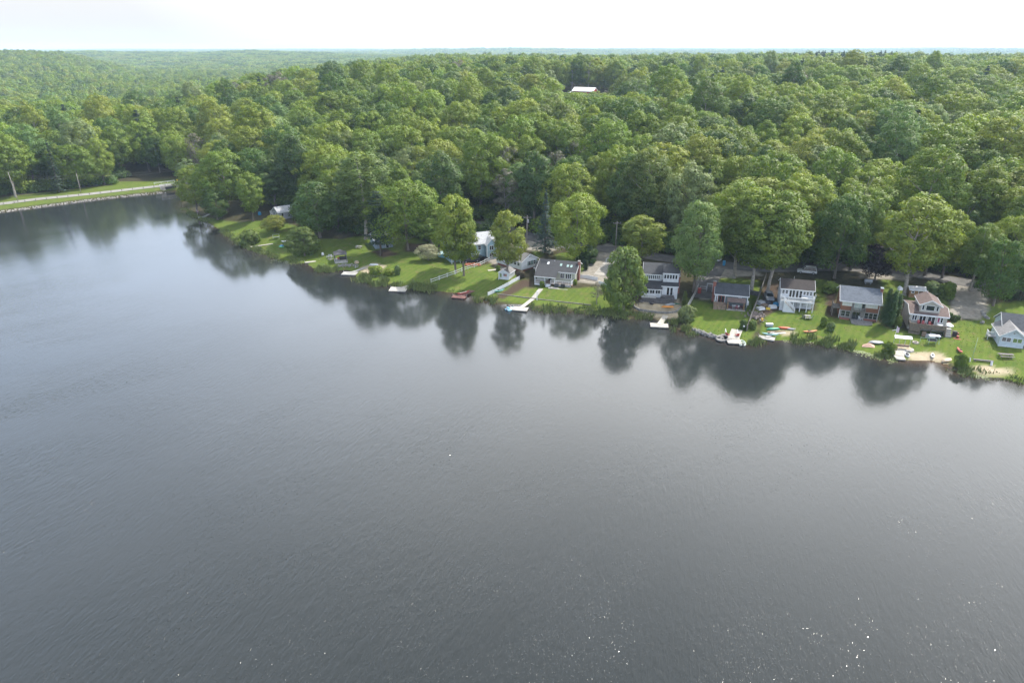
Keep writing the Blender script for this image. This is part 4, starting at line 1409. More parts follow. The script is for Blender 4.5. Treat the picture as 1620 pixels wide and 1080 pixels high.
    def chimney(s, x, y, z0, z1, m, w=.6, d=.6, cap=None):
        o = s.part('chimney', MB().box(x - w / 2, x + w / 2, y - d / 2, y + d / 2, z0, z1), m)
        s.part('chimney_cap', MB().box(x - w / 2 - .06, x + w / 2 + .06, y - d / 2 - .06, y + d / 2 + .06, z1 + .002, z1 + .12), cap or STONE, parent=o)
        return o


# --- skylight cottage
h = House('cottage', 'sage green cottage with charcoal roof, four skylights and white railed porch', 'house', (845.5, 450), -16)
h.gable_x(0, 10.4, 2.9, 11.0, 3.25, 4.95, GREEN_SID, R_DARK, yr=7.3, zb=3.4)
h.walls(-1.5, -.003, 6.5, 10.5, -.8, 2.7, GREEN_SID); h.shed(-1.6, -.3, 6.0, 10.6, 2.7, 3.5, R_DARK, over=.2)
h.shed(.15, 5.6, .1, 3.0, 2.36, 3.44, R_DARK, over=.25, name='porch_roof')
h.deck(0, 10.3, 0, 2.88, .62, DECKWOOD); h.part('porch_skirt', MB().box(.02, 4.4, -.06, -.02, -.3, .5).box(5.7, 9.9, -.06, -.02, -.3, .5), TRIM)
h.post([(.1, .1), (2.7, .1), (5.5, .1)], .62, 2.40, TRIM, .18); h.post([(9.9, .15)], .62, 3.1, TRIM, .14)
h.rail([(.1, .05), (3.1, .05)], .62, TRIM); h.rail([(4.4, .05), (9.9, .05), (10.25, 2.8)], .62, TRIM)
h.steps(3.2, 4.3, -.02, .62, 3, TRIM, .3)
h.win(6.9, 2.9, 2.15, .9, 1.3, panes=2); h.win(8.6, 2.9, 2.15, 1.5, 1.3, panes=3); h.door(3.6, 2.9, .62, .9, 2.0); h.win(1.5, 2.9, 1.9, 1.6, 1.1, panes=2)
h.win(10.4, 9.6, 2.1, .7, 1.2, 'R'); h.chimney(10.72, 6.4, -.3, 5.5, BRICK, .55, 1.0)
h.post([(10.38, 2.92), (10.38, 10.9)], -.4, 3.2, TRIM, .12)
SKYL = M('skylight_glass', (.30, .42, .40), .15, .05)
k = (4.95 - 3.25) / (7.3 - 2.9)
for i, (x, y) in enumerate([(2.4, 5.7), (6.0, 5.4), (7.9, 5.2), (8.9, 5.15)]):
    z = 3.25 + k * (y - 2.9) + .16
    h.part('skylight', MB().ext([(y - .45, z - .45 * k), (y + .45, z + .45 * k), (y + .45, z + .45 * k + .07), (y - .45, z - .45 * k + .07)], x - .28, x + .28, 'x'), TRIM if i == 0 else SKYL)
h.part('vent_pipe', MB().tube([(4, 6.6, 4.7), (4, 6.6, 5.2)], .06, 6), TRIM)
COTT = h
# --- white cottage on posts
h = House('cottage', 'white cottage with green shutters and grey gable roof behind the shed', 'house', (825, 431.5), 43)
h.gable_y(0, 6.2, 0, 10.5, 3.1, 4.75, WHITE, R_GREY, base=.75, back=.3)
h.part('foundation', MB().box(.3, 5.9, .5, 10.2, -.8, .745), BRICK); h.post([(.12, .12)], -.5, .745, TRIM, .2)
GSH = M('green_shutter', (.03, .10, .075), .6, .05)
h.win(3.2, 0, 2.15, .7, 1.15, bars=True, shutters=GSH); h.win(5.0, 0, 2.15, .7, 1.15, bars=True, shutters=GSH)
h.win(3.1, 0, 4.0, .3, .3, name='gable_vent')
for y in (1.2, 2.6, 4.0): h.win(0, y, 2.25, .9, .85, 'L', bars=True)
h.win(0, 6.0, 2.2, 1.6, 1.0, 'L', panes=2); h.win(0, 8.4, 2.2, 1.6, 1.0, 'L', panes=2)
# --- white shed
h = House('garden_shed', 'small white lakeside shed with a flag picture on its gable', 'shed', (789.5, 441.5), -24)
h.gable_y(0, 3.0, 0, 3.9, 1.95, 2.75, WHITE, R_GREY, over=.2)
h.win(.55, 0, 1.2, .55, 1.1, m=TRIM, glass=M('green_view', (.16, .24, .08), .4))
fl = h.part('flag_picture', MB().box(1.35, 2.35, -.05, -.004, 1.05, 1.75), M('barn_plank', (.35, .25, .17), .7, .1))
mbf = MB(); [mbf.box(1.75 if i > 2 else 1.37, 2.33, -.062, -.052, 1.08 + i * .10, 1.12 + i * .10) for i in range(3)]; [mbf.box(1.78, 2.33, -.062, -.052, 1.38 + i * .10, 1.42 + i * .10) for i in range(3)]
h.part('red_stripe', mbf, M('flag_red', (.30, .05, .05), .7), parent=fl); h.part('canton', MB().box(1.37, 1.75, -.064, -.052, 1.4, 1.73), M('flag_blue', (.05, .07, .16), .7), parent=fl)
h.post([(.06, -.35)], -.3, 1.7, TRIM, .1); h.part('plinth', MB().box(-.05, 3.05, -.05, 3.95, -.4, .12), STONE)
# --- blue house
h = House('house', 'blue two storey house with a pale roof, white garage door and side deck', 'house', (741, 413), 24)
h.gable_x(0, 8.6, 0, 7.5, 4.9, 7.2, BLUE, R_PALE)
h.part('garage_door', MB().box(.9, 3.7, -.06, -.003, 0, 2.1), TRIM)
for z in (.5, 1.0, 1.55): h.part('door_panel', MB().box(1.0, 3.6, -.085, -.062, z, z + .4), TRIM)
h.win(1.4, 0, 3.7, .8, 1.2, bars=True); h.win(3.6, 0, 3.7, .8, 1.2, bars=True)
h.gable_y(5.4, 8.4, -1.3, 3, 4.7, 6.2, BLUE, R_PALE); h.win(6.9, -1.3, 3.6, 1.1, 1.2, panes=2); h.win(6.9, -1.3, 1.2, 1.1, 1.4, panes=2)
h.part('corner_board', MB().box(5.33, 5.55, -1.36, -1.305, -.5, 4.6).box(8.25, 8.47, -1.36, -1.305, -.5, 4.6), TRIM)
h.deck(-5.4, -.005, -.6, 3.5, 2.5, GREYWOOD); h.rail([(0, -.55), (-5.35, -.55), (-5.35, 3.5)], 2.5, TRIM); h.post([(-.15, -.5), (-2.7, -.5), (-5.3, -.5)], -.5, 2.3, TRIM, .2)
h.walls(-5.2, -.004, .9, 7.0, -.5, 2.3, BLUE); h.gable_x(-5.3, -.006, 3.6, 7.2, 4.4, 5.9, BLUE, R_PALE, base=2.52); h.door(-2.4, 3.6, 2.5, 1.6, 2.0)
# --- tiered white house
h = House('house', 'white stepped house with three tiers of dark roofs above a gravel patio', 'house', (1016, 474), -11, .55)
h.gable_x(0, 8.6, 3.2, 10.6, 5.35, 7.0, WHITE, R_DARK, yr=7.4, zb=4.6)
h.walls(0, 4.5, .3, 3.19, -.9, 2.35, WHITE); h.shed(0, 4.5, .3, 3.2, 2.38, 3.55, R_DARK, over=.3)
h.walls(4.72, 8.55, 1.2, 3.19, -.9, 3.0, WHITE); h.shed(4.65, 8.55, 1.2, 3.2, 3.02, 3.85, R_DARK, over=.18)
h.walls(4.75, 8.58, 2.35, 3.6, 3.75, 5.95, WHITE); h.shed(4.7, 8.62, 2.4, 6.6, 5.97, 6.85, R_DARK, over=.16)
for i in range(7): h.win(.95 + i * .47, 3.2, 4.55, .30, .95, name='window')
for i in range(5): h.win(5.25 + i * .68, 2.35, 5.15, .48, 1.0)
for x in (.9, 2.3, 3.7): h.win(x, .3, 1.65, 1.05, .85, panes=2)
h.door(6.2, 1.2, .75, .55, 1.9); h.door(7.05, 1.2, .75, .55, 1.9)
h.chimney(8.92, 5.5, -.8, 7.2, BRICK, .5, .9)
h.deck(-.25, 3.3, -1.1, .28, .55, GREYWOOD); h.rail([(-.2, .2), (-.2, -1.05), (2.9, -1.05)], .55, TRIM, .85, .2)
h.part('deck_skirt', MB().box(-.2, 3.2, -1.05, -.98, -.8, .36), DARKWOOD)
h.steps(2.95, 4.6, -.02, .5, 3, DARKWOOD, .5, -.35); h.deck(4.75, 7.8, -.4, 1.18, .72, DARKWOOD); h.steps(4.6, 7.9, -.42, .7, 3, DARKWOOD, .42, -.4)
h.rail([(4.75, 1.1), (4.75, -.4)], .72, TRIM); h.rail([(7.75, 1.1), (7.75, -.4)], .72, TRIM)
h.part('planter_shelf', MB().box(4.0, 4.6, .05, .28, .8, 1.15), TRIM)
# --- slate blue cottage
h = House('cottage', 'slate blue cottage with red french doors and a brick chimney on its left end', 'house', (1130, 482), -15)
h.gable_x(0, 7.6, 0, 7.3, 2.85, 4.5, GREYBLUE, R_SLATE, over=.25)
h.part('corner_board', MB().box(-.04, .13, -.05, -.003, -.4, 2.8).box(7.45, 7.64, -.05, -.003, -.4, 2.8).box(.14, 7.44, -.05, -.003, 2.5, 2.74), TRIM)
RED = M('red_door', (.30, .045, .035), .5, .05)
h.win(1.45, 0, 1.62, 1.35, 1.65, panes=2, name='door', m=RED, label='pair of red glazed french doors'); h.part('door_casing', MB().box(.5, .62, -.09, -.003, .7, 2.5).box(2.28, 2.4, -.09, -.003, .7, 2.5), TRIM)
h.win(5.8, 0, 1.75, .65, 1.05, bars=True); h.win(.35, 0, 1.75, .2, .95); h.win(7.6, 2.2, 1.7, .8, 1.1, 'R')
h.chimney(-.38, 2.6, -.5, 5.2, BRICK, .7, .8)
h.deck(-.3, 2.6, -2.9, -.02, .85, DECKWOOD); h.post([(-.25, -2.85), (1.1, -2.85), (2.5, -2.85)], -.4, .75, DECKWOOD)
h.rail([(-.25, -.6), (-.25, -2.85), (1.9, -2.85)], .85, DECKWOOD, .9, .13); h.steps(2.65, 3.5, -.4, .85, 3, DECKWOOD, .35)
for i in range(3): h.part('deck_skirt', MB().box(-.2 + i * .9, .6 + i * .9, -2.93, -2.9, -.2, .66), DECKWOOD)
h.shed(2.95, 6.9, -2.6, -.6, 1.95, 2.35, R_TANB, over=.15, name='patio_roof', fascia=False)
h.post([(3.0, -2.5), (6.75, -2.5)], 0, 1.92, M('honey_post', (.36, .22, .10), .7), .15); h.post([(3.0, -.7), (6.75, -.7)], 0, 2.2, DECKWOOD, .14)
h.part('patio_slab', MB().box(2.75, 7.1, -3.0, -.1, -.3, .06), concrete)
h.part('side_screen', MB().box(7.25, 7.33, -2.7, 0, -.3, 1.2), GREYBLUE); h.part('heat_pump', MB().box(7.7, 8.05, 1.0, 1.9, .2, 1.1), TRIM)
SLATE = h
# --- white deck house
h = House('house', 'white two storey house with a brown black roof, upper deck and long white stair', 'house', (1231, 490), -16)
h.gable_x(.25, 7.6, 2.3, 8.5, 4.75, 6.2, WHITE, R_BROWN, over=.25)
for x in (.8, 1.55): h.win(x, 2.3, 3.95, .5, .8, bars=True)
for x in (2.45, 3.15, 3.95, 4.75): h.win(x, 2.3, 3.6, .5, 1.75, name='door')
for x in (5.55, 6.25, 7.0): h.win(x, 2.3, 3.95, .45, .75, bars=True)
h.deck(.2, 7.7, 0, 2.28, 2.5, GREYWOOD); h.part('fascia', MB().box(.15, 7.75, -.06, -.003, 2.25, 2.52), TRIM)
h.rail([(.22, 2.2), (.22, .05), (.95, .05)], 2.5, TRIM, .95, .14); h.rail([(1.9, .05), (7.65, .05), (7.65, 2.2)], 2.5, TRIM, .95, .14)
h.post([(3.2, .1), (4.75, .1), (6.25, .1), (7.6, .1)], -.3, 2.3, TRIM, .18); h.post([(.24, .1)], -.3, 4.4, TRIM, .14); h.post([(7.62, .1)], 2.5, 4.4, TRIM, .12)
h.part('lattice', MB().box(.2, 1.1, .0, .06, -.4, 2.2), WHITE)
h.part('stair', MB().ext([(.95, 2.5), (3.55, .05), (3.55, -.4), (.95, -.4)], -.95, -.06, 'y'), WHITE)
mb = MB()
for i in range(9): mb.box(1.0 + i * .28, 1.27 + i * .28, -.94, -.07, 2.46 - i * .265, 2.52 - i * .265)
h.part('tread', mb, GREYWOOD)
mb = MB(); [mb.bar((.95, yy, 2.5 + zz), (3.6, yy, .05 + zz), .08, .10) for yy in (-.98, -.04) for zz in (.9, .5)]
for yy in (-.98, -.04): mb.bar((.95, yy, 2.3), (.95, yy, 3.45), .1); mb.bar((3.58, yy, -.1), (3.58, yy, 1.0), .1); mb.bar((2.2, yy, 1.2), (2.2, yy, 2.25), .08)
h.part('stair_railing', mb, TRIM)
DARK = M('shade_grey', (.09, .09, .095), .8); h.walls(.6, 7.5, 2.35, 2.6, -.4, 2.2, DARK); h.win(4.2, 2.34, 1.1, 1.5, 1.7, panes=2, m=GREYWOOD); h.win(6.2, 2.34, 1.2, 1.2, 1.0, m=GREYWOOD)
h.part('side_ladder', MB().bar((7.75, 3, 0), (8.4, 3, 3.6), .08).bar((7.75, 4.2, 0), (8.4, 4.2, 3.6), .08), TRIM)
h.part('vent_pipe', MB().tube([(3.2, 6.2, 5.4), (3.2, 6.2, 6.8)], .07, 6), GREYWOOD)
# --- brown sided house
h = House('house', 'brown sided house with a wide blue grey roof and screened lower porch', 'house', (1326.5, 502), -20)
h.gable_x(0, 8.0, 0, 9.2, 4.35, 6.35, BROWN, R_BLUEGREY, over=.45, yr=4.6)
h.part('lower_front', MB().box(.05, 7.95, -.05, -.004, -.6, 2.05), WEATHER)
CREAM = M('cream_trim', (.50, .49, .40), .6, .06)
h.win(1.25, 0, 3.65, 1.9, 1.0, panes=4, m=CREAM, glass=CURTAIN); h.win(6.4, 0, 3.65, 2.4, 1.0, panes=5, m=CREAM, glass=CURTAIN)
h.door(3.6, -.02, 2.3, 1.5, 1.9, m=CREAM, leaf=M('blind_green', (.42, .47, .42), .4)); h.win(4.7, -.02, 3.4, .5, 1.1, m=WEATHER)
h.part('centre_boards', MB().box(2.35, 5.1, -.016, -.004, 2.1, 4.2), WEATHER)
h.deck(2.3, 5.2, -.9, -.06, 2.25, WEATHER); h.rail([(2.32, -.1), (2.32, -.85), (5.18, -.85), (5.18, -.1)], 2.25, WEATHER, .8, .12)
for x in (.75, 1.75): h.win(x, -.05, 1.2, .85, 1.2, m=GREYWOOD, bars=True)
for x in (5.7, 6.6, 7.5): h.win(x, -.05, 1.2, .75, 1.3, m=GREYWOOD, bars=True)
h.door(3.5, -.05, 0, 1.5, 1.9, m=DARKWOOD); h.post([(8.03, -.1)], -.4, 4.1, TRIM, .1); h.post([(-.03, -.1)], -.4, 2.1, TRIM, .1)
h.part('patio', MB().ext([(2.6, -2.6), (3.4, -3.1), (5.8, -3.1), (6.9, -2.5), (7.2, -.1), (2.4, -.1)], -.4, .08, 'z'), M('patio_stone', (.25, .235, .22), .9, .2, 2, .2, 6))
h.part('planter', MB().box(.1, 2.2, -.9, -.55, -.3, .3).box(.1, .4, -.545, -.08, -.3, .3), BRICK)
h.part('sill_wall', MB().box(5.3, 7.8, -.35, -.06, -.3, .45), BRICK)
h.chimney(8.4, 4.0, -.5, 6.9, BRICK, .55, .9, TRIM)
h.deck(-1.6, -.05, .6, 3.4, 2.2, WEATHER); h.rail([(-1.55, 3.3), (-1.55, .65), (-.1, .65)], 2.2, WEATHER, .9, .15); h.post([(-1.5, .7), (-1.5, 3.3)], -.5, 2.1, WEATHER)
QH = h
# --- tan dormer house
h = House('house', 'tan house with a gabled dormer, taupe roof and weathered front deck', 'house', (1437, 527), -20)
h.gable_x(0, 7.3, 2.4, 10.6, 3.95, 4.95, TAN, R_TANB, over=.3, yr=5.2, zb=4.1)
h.gable_y(1.75, 5.65, 3.0, 9.5, 6.05, 7.1, TAN, R_TANB, base=4.0, over=.35)
h.win(2.3, 3.0, 5.35, .38, 1.0); h.win(3.7, 3.0, 5.35, 1.6, 1.05, panes=1); h.win(5.1, 3.0, 5.35, .38, 1.0); h.win(5.65, 4.0, 5.2, .5, .8, 'R')
for x in (.7, 1.2): h.win(x, 2.4, 3.05, .36, 1.1)
h.win(2.55, 2.4, 2.7, 1.2, 1.85, panes=2, name='door'); h.win(4.3, 2.4, 2.7, 1.3, 1.85, panes=2, name='door')
h.win(5.7, 2.4, 3.05, .36, 1.1, glass=M('magenta_cloth', (.30, .03, .09), .8)); h.win(6.3, 2.4, 3.05, .36, 1.1)
h.part('gutter', MB().box(-.3, 7.6, 2.0, 2.07, 3.68, 3.86), TRIM); h.post([(7.22, 2.36)], -.3, 3.8, TAN, .16)
OLDWOOD = M('mossy_deck_wood', (.155, .125, .095), .85, .25, 2.2, .2, 18)
h.deck(-.1, 7.0, 0, 2.38, 1.65, OLDWOOD)
for i in range(7): h.part('deck_panel', MB().box(-.08 + i * 1.01, .91 + i * 1.01, -.05, -.004, 1.5, 2.42), OLDWOOD)
h.part('railing', MB().bar((-.1, -.03, 2.5), (7.0, -.03, 2.5), .16, .07).bar((-.08, 0, 2.5), (-.08, 2.3, 2.5), .14, .07).box(-.1, -.05, .05, 2.3, 1.7, 2.45), OLDWOOD)
h.post([(0, .1), (2.1, .1), (4.2, .1), (6.9, .1)], -.4, 1.45, OLDWOOD, .16)
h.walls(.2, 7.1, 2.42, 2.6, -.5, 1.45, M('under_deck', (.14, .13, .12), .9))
h.part('lattice', MB().box(.05, 2.1, -.02, .02, -.3, .45).box(.05, 2.1, -.02, .02, .6, 1.4), OLDWOOD)
h.part('steps', MB().box(7.1, 8.3, 1.1, 2.2, -.3, 1.62).box(7.1, 8.25, .75, 1.09, -.3, 1.2).box(7.1, 8.25, .4, .745, -.3, .85).box(7.1, 8.25, .05, .395, -.3, .5), GREYWOOD)
h.part('stair_railing', MB().bar((7.08, .0, 1.4), (7.08, 1.2, 2.6), .08).bar((7.08, .05, -.2), (7.08, .05, 1.45), .1).bar((8.3, .05, -.2), (8.3, .05, 1.3), .1).bar((8.3, .0, 1.3), (8.3, 1.2, 2.5), .08), DECKWOOD)
h.part('side_wall', MB().box(7.55, 8.6, 4.4, 4.5, -.3, 2.3), REDWOOD); h.part('vent_pipe', MB().tube([(3.6, 8.5, 6.8), (3.6, 8.5, 7.6)], .06, 6), TRIM)
SH = h
# --- light blue cottage
h = House('cottage', 'light blue cottage with a dark grey roof and a front gable facing the lake', 'house', (1578.7, 547), -22)
h.gable_x(1.1, 9.5, 3.4, 11.0, 2.75, 5.1, LTBLUE, R_SLATE, over=.3)
h.gable_y(0, 4.4, 0, 7.2, 2.5, 4.1, LTBLUE, shingle('mid_grey_shingle', (.21, .205, .205)), over=.35)
SCR = M('screened_view', (.17, .15, .15), .4, .2, 2)
h.win(1.15, 0, 1.65, 1.55, .85, panes=2, glass=SCR); h.win(3.1, 0, 1.65, 1.55, .85, panes=2, glass=M('green_view', (.16, .24, .08), .4))
h.part('gable_vent', MB().ext([(2.2, 2.95), (2.42, 3.17), (2.2, 3.39), (1.98, 3.17)], -.05, -.004, 'y'), GREYWOOD)
h.part('plinth', MB().box(-.03, 4.43, -.03, .1, -.6, .18), WHITE)
h.deck(-1.5, -.05, 3.0, 4.6, .9, GREYWOOD); h.rail([(-.1, 3.02), (-1.45, 3.02), (-1.45, 4.6)], .9, TRIM); h.post([(-1.42, 3.05), (-1.42, 4.5)], -.4, .85, TRIM)
h.deck(4.5, 7.5, .4, 3.3, .75, GREYWOOD); h.rail([(4.6, .45), (7.45, .45), (7.45, 3.2)], .75, TRIM); h.door(5.6, 3.4, .75, .9, 1.9); h.win(7.6, 3.4, 1.7, 1.2, 1.0, panes=2); h.steps(4.6, 5.6, .38, .7, 2, GREYWOOD)
# --- little wooden shed behind the tan house
h = House('garden_shed', 'small honey brown wooden shed with a pale grey roof behind the tan house', 'shed', (1437.5, 470), -14)
h.gable_x(0, 3.4, 0, 2.4, 2.0, 2.5, M('honey_boards', (.25, .14, .06), .7, .15, 2), M('zinc_roof', (.42, .42, .43), .5, .1), over=.2)
h.win(.7, 0, 1.4, .5, .4); h.door(2.5, 0, .1, 1.0, 1.7, leaf=M('shed_door', (.14, .08, .05), .7))
# --- small grey cottage on the point
h = House('cottage', 'small grey cottage with pale roof and white railed deck on the wooded point', 'house', (432.5, 345), -49)
h.gable_y(0, 5.2, 0, 9, 2.9, 4.4, GREYSID, R_PALE, base=-.5)
h.win(1.6, 0, 2.0, 1.1, 1.2, panes=2); h.win(3.9, 0, 2.0, 1.1, 1.2, panes=2); h.win(5.2, 1.5, 1.9, .8, 1.1, 'R'); h.win(5.2, 5, 1.9, .8, 1.1, 'R')
h.deck(-4.2, -.05, .6, 4.5, .9, GREYWOOD); h.rail([(-.1, .65), (-4.15, .65), (-4.15, 4.4)], .9, TRIM, .95, .3); h.post([(-4.1, .7), (-2, .7), (-4.1, 4.4)], -.5, .8, TRIM, .15)
# --- house behind the pine
h = House('cottage', 'small blue grey cottage mostly hidden behind the dark pine', 'house', (594, 394), 22)
h.gable_y(0, 5.6, 0, 8, 2.9, 4.5, siding('dusty_blue_siding', (.26, .32, .38)), R_PALE); h.win(1.6, 0, 1.7, .9, 1.1); h.door(3.8, 0, .1, .9, 2.0)
# --- red barn and grey roofed house far up the slope
h = House('barn', 'red barn with a white metal roof in a clearing up the hill', 'barn', None, -28, pos=(BARN[0] - 8, BARN[1] - 2, gz(*BARN) + .6))
h.gable_x(0, 17, 0, 9, 4.2, 6.6, BARNRED, R_WHITE, over=.5)
for x in (3, 7, 11, 15): h.win(x, 0, 2.3, 1.1, 1.2)
h.win(17, 4.5, 1.6, 2.6, 2.9, 'R', name='barn_door', glass=TRIM)
h.walls(-3.6, -.02, 1, 5, -1, 2.2, BARNRED); h.shed(-3.7, -.05, .8, 5.1, 2.25, 3.0, R_WHITE, over=.2)
p = (137.0, 545.0)
h = House('house', 'distant house with a grey roof showing above the trees', 'house', None, -15, pos=(p[0], p[1], gz(*p) + 4))
h.gable_x(0, 15, 0, 9, 4.6, 7.6, WHITE, R_PALE, base=-6); h.gable_y(11, 16.5, -2, 4, 4.6, 7.0, WHITE, R_PALE, base=-6)
for x in (2, 5, 8): h.win(x, 0, 3, 1.2, 1.5, bars=True)

# ---------------------------------------------------------------- shore things
def ang(p, q):
    d = Vector(q) - Vector(p)
    return math.atan2(d.y, d.x)


def part(name, mb, m, parent, label=None, smooth=False):
    o = mb.build(name, m, parent, smooth=smooth)
    if label: o['label'] = label
    return o


def PL(name, col, rough=.45, **kw):
    return M(name, col, rough, kw.pop('var', .05), **kw)


BLACK = PL('black_plastic', (.025, .025, .028)); RED_P = PL('red_plastic', (.30, .05, .045)); ORANGE = PL('orange_plastic', (.62, .24, .03)); REDOR = PL('coral_plastic', (.50, .11, .045))
GREENP = PL('sea_green_plastic', (.05, .28, .17)); TURQ = PL('turquoise_plastic', (.24, .42, .41)); BLUEP = PL('blue_plastic', (.03, .24, .45)); WHITEP = PL('white_plastic', (.62, .63, .64))
SKYP = PL('sky_blue_plastic', (.22, .52, .68)); GREYP = PL('grey_metal', (.35, .36, .38), .4); TANP = PL('tan_hull', (.45, .36, .25), .6); PINK = PL('pink_tarp', (.50, .32, .24), .8); CHAR = PL('charcoal_cloth', (.06, .06, .068), .8)


def planks(name, x0, x1, y0, y1, z, m, parent, w=.22, th=.05):
    mb = MB(); k = max(2, int((x1 - x0) / w)); s_ = (x1 - x0) / k
    for i in range(k):
        j = random.uniform(-.006, .006)
        mb.box(x0 + i * s_ + .008, x0 + (i + 1) * s_ - .008, y0, y1, z - th + j, z + j)
    o = part(name, mb, m, parent); o['kind'] = 'stuff'
    return o


def dock(label, px, L, W, rz, m, gang=None, gw=1.1, z=.42, drums=True, name='dock'):
    """floating platform centred on a pixel, with a gangway to a shore pixel"""
    c = at(*px, z)
    o = thing(name, label, 'dock', (c[0], c[1], 0), R(rz))
    planks('planking', -L / 2, L / 2, -W / 2, W / 2, z, m, o)
    part('frame', MB().box(-L / 2, L / 2, -W / 2, -W / 2 + .08, z - .24, z - .055).box(-L / 2, L / 2, W / 2 - .08, W / 2, z - .24, z - .055)
         .box(-L / 2, -L / 2 + .08, -W / 2 + .082, W / 2 - .082, z - .24, z - .055).box(L / 2 - .08, L / 2, -W / 2 + .082, W / 2 - .082, z - .24, z - .055), m, o)
    if drums:
        k = max(2, int(L / 1.3))
        for i in range(k):
            xx = -L / 2 + L * (i + .5) / k
            part('float', MB().box(xx - .4, xx + .4, -W / 2 + .15, W / 2 - .15, -.25, z - .245), BLACK, o)
    if gang:
        g = hit(*gang)
        d = Vector((g.x - c[0], g.y - c[1]))
        a = math.atan2(d.y, d.x) - R(rz)
        Lg = d.length
        mb = MB(); k = max(3, int(Lg / .3)); z1 = g.z + .12
        for i in range(k):
            t = (i + .5) / k
            mb.cbox(cos(a) * Lg * t, sin(a) * Lg * t, z + .06 + (z1 - z - .06) * t, Lg / k - .02, gw, .05, a)
        e = part('gangway', mb, m, o); e['kind'] = 'stuff'
    for sx in (-1, 1):
        part('post', MB().tube([(sx * (L / 2 + .08), W / 2 - .1, -1.0), (sx * (L / 2 + .08), W / 2 - .1, z + .35)], .05, 6), GREYP, o)
    return o


def hull(L, W, H, nose=2.0, stern=None, n=14, keel=1.4, rock=.12):
    """decked hull along x: closed loft with a rounded bottom"""
    mb = MB(); k = 8; rings = []
    for i in range(n + 1):
        x = -1 + 2 * i / n
        e = nose if x > 0 else (stern or nose)
        w = W / 2 * max(.02, 1 - abs(x) ** e)
        zz = rock * L * .25 * abs(x) ** 3
        ring = [(x * L / 2, w * cos(pi * j / (k - 1) + pi), zz + H - H * (max(0, sin(pi * j / (k - 1))) ** (1 / keel)) * min(1, w / W * 3 + .1)) for j in range(k)]
        ring += [(x * L / 2, w * .5, zz + H * 1.1), (x * L / 2, -w * .5, zz + H * 1.1)]
        rings.append(ring)
    m_ = len(rings[0])
    vs = [p for r_ in rings for p in r_]
    fs = [(i * m_ + j, i * m_ + (j + 1) % m_, (i + 1) * m_ + (j + 1) % m_, (i + 1) * m_ + j) for i in range(n) for j in range(m_)]
    fs += [tuple(range(m_)), tuple(n * m_ + j for j in range(m_))[::-1]]
    return mb.add(vs, fs)


def disc(rx, ry, z0, z1, n=14, c=(0, 0)):
    return MB().ext([(c[0] + rx * cos(2 * pi * k / n), c[1] + ry * sin(2 * pi * k / n)) for k in range(n)], z0, z1, 'z')


def kayak(label, px, rz, m, L=3.2, W=.75, dz=.0, z=None, upside=False, cockpit=True, name='kayak', tilt=0):
    p = hit(*px) if z is None else Vector((*at(*px, z), z))
    o = thing(name, label, name, (p.x, p.y, p.z + dz), R(rz))
    hb = hull(L, W, .34, 2.2)
    if upside:
        hb.v = [(x, -y, .40 - z_) for x, y, z_ in hb.v]
    part('hull', hb, m, o, smooth=True)
    if not upside and cockpit:
        part('cockpit', disc(L * .15, W * .28, .33, .40), BLACK, o)
        part('seat', MB().box(-L * .12, -L * .06, -.18, .18, .40, .56), CHAR, o)
    else:
        part('keel_strip', MB().box(-L * .4, L * .4, -.02, .02, .36, .42), m, o)
    if tilt: o.rotation_euler[0] = R(tilt)
    return o


def open_boat(label, px, rz, m, inner, L=3.4, W=1.3, z=0.0, name='rowboat', motor=True):
    c = at(*px, z + .3)
    o = thing(name, label, 'boat', (c[0], c[1], z), R(rz))
    def outline(s, zz):
        pts = [(-.5, -.42), (-.2, -.5), (.15, -.47), (.36, -.28), (.5, 0), (.36, .28), (.15, .47), (-.2, .5), (-.5, .42)]
        return [(x * L * s - (1 - s) * .05, y * W * s, zz) for x, y in pts]
    rings = [outline(.80, -.12), outline(1.0, .42), outline(.90, .42), outline(.74, .06)]
    n_ = 9
    vs = [p for r_ in rings for p in r_]
    fs = [(i * n_ + j, i * n_ + (j + 1) % n_, (i + 1) * n_ + (j + 1) % n_, (i + 1) * n_ + j) for i in range(3) for j in range(n_)] + [tuple(range(n_))[::-1]]
    part('hull', MB().add(vs, fs), m, o)
    part('floor', MB().add([(x, y, .07) for x, y, _ in rings[3]], [tuple(range(n_))]), inner, o)
    for x in (-.28, .08): part('bench', MB().box(x * L - .14, x * L + .14, -W * .40, W * .40, .24, .30), m, o)
    if motor: part('outboard', MB().box(-L / 2 - .28, -L / 2 + .02, -.14, .14, .28, .82).box(-L / 2 - .2, -L / 2 - .08, -.06, .06, -.4, .28), BLACK, o)
    return o


def chair(label, px, rz, m, z=None, kind='adirondack', pos=None, group=None):
    p = Vector(pos) if pos else (hit(*px) if z is None else Vector((*at(*px, z), z)))
    o = thing('lawn_chair', label, 'chair', p, R(rz), group)
    part('seat', MB().ext([(-.30, .40), (.32, .26), (.32, .31), (-.30, .45)], -.27, .27, 'y'), m, o)
    part('backrest', MB().ext([(.30, .28), (.36, .28), (.60, 1.0), (.54, 1.02)], -.28, .28, 'y'), m, o)
    for s in (-1, 1):
        part('leg', MB().box(-.30, -.22, s * .30 - .03, s * .30 + .03, 0, .44), m, o)
        part('leg', MB().bar((.30, s * .30, .28), (.48, s * .30, 0), .06), m, o)
        part('armrest', MB().box(-.34, .42, s * .34 - .07, s * .34 + .07, .52, .56), m, o)
    return o


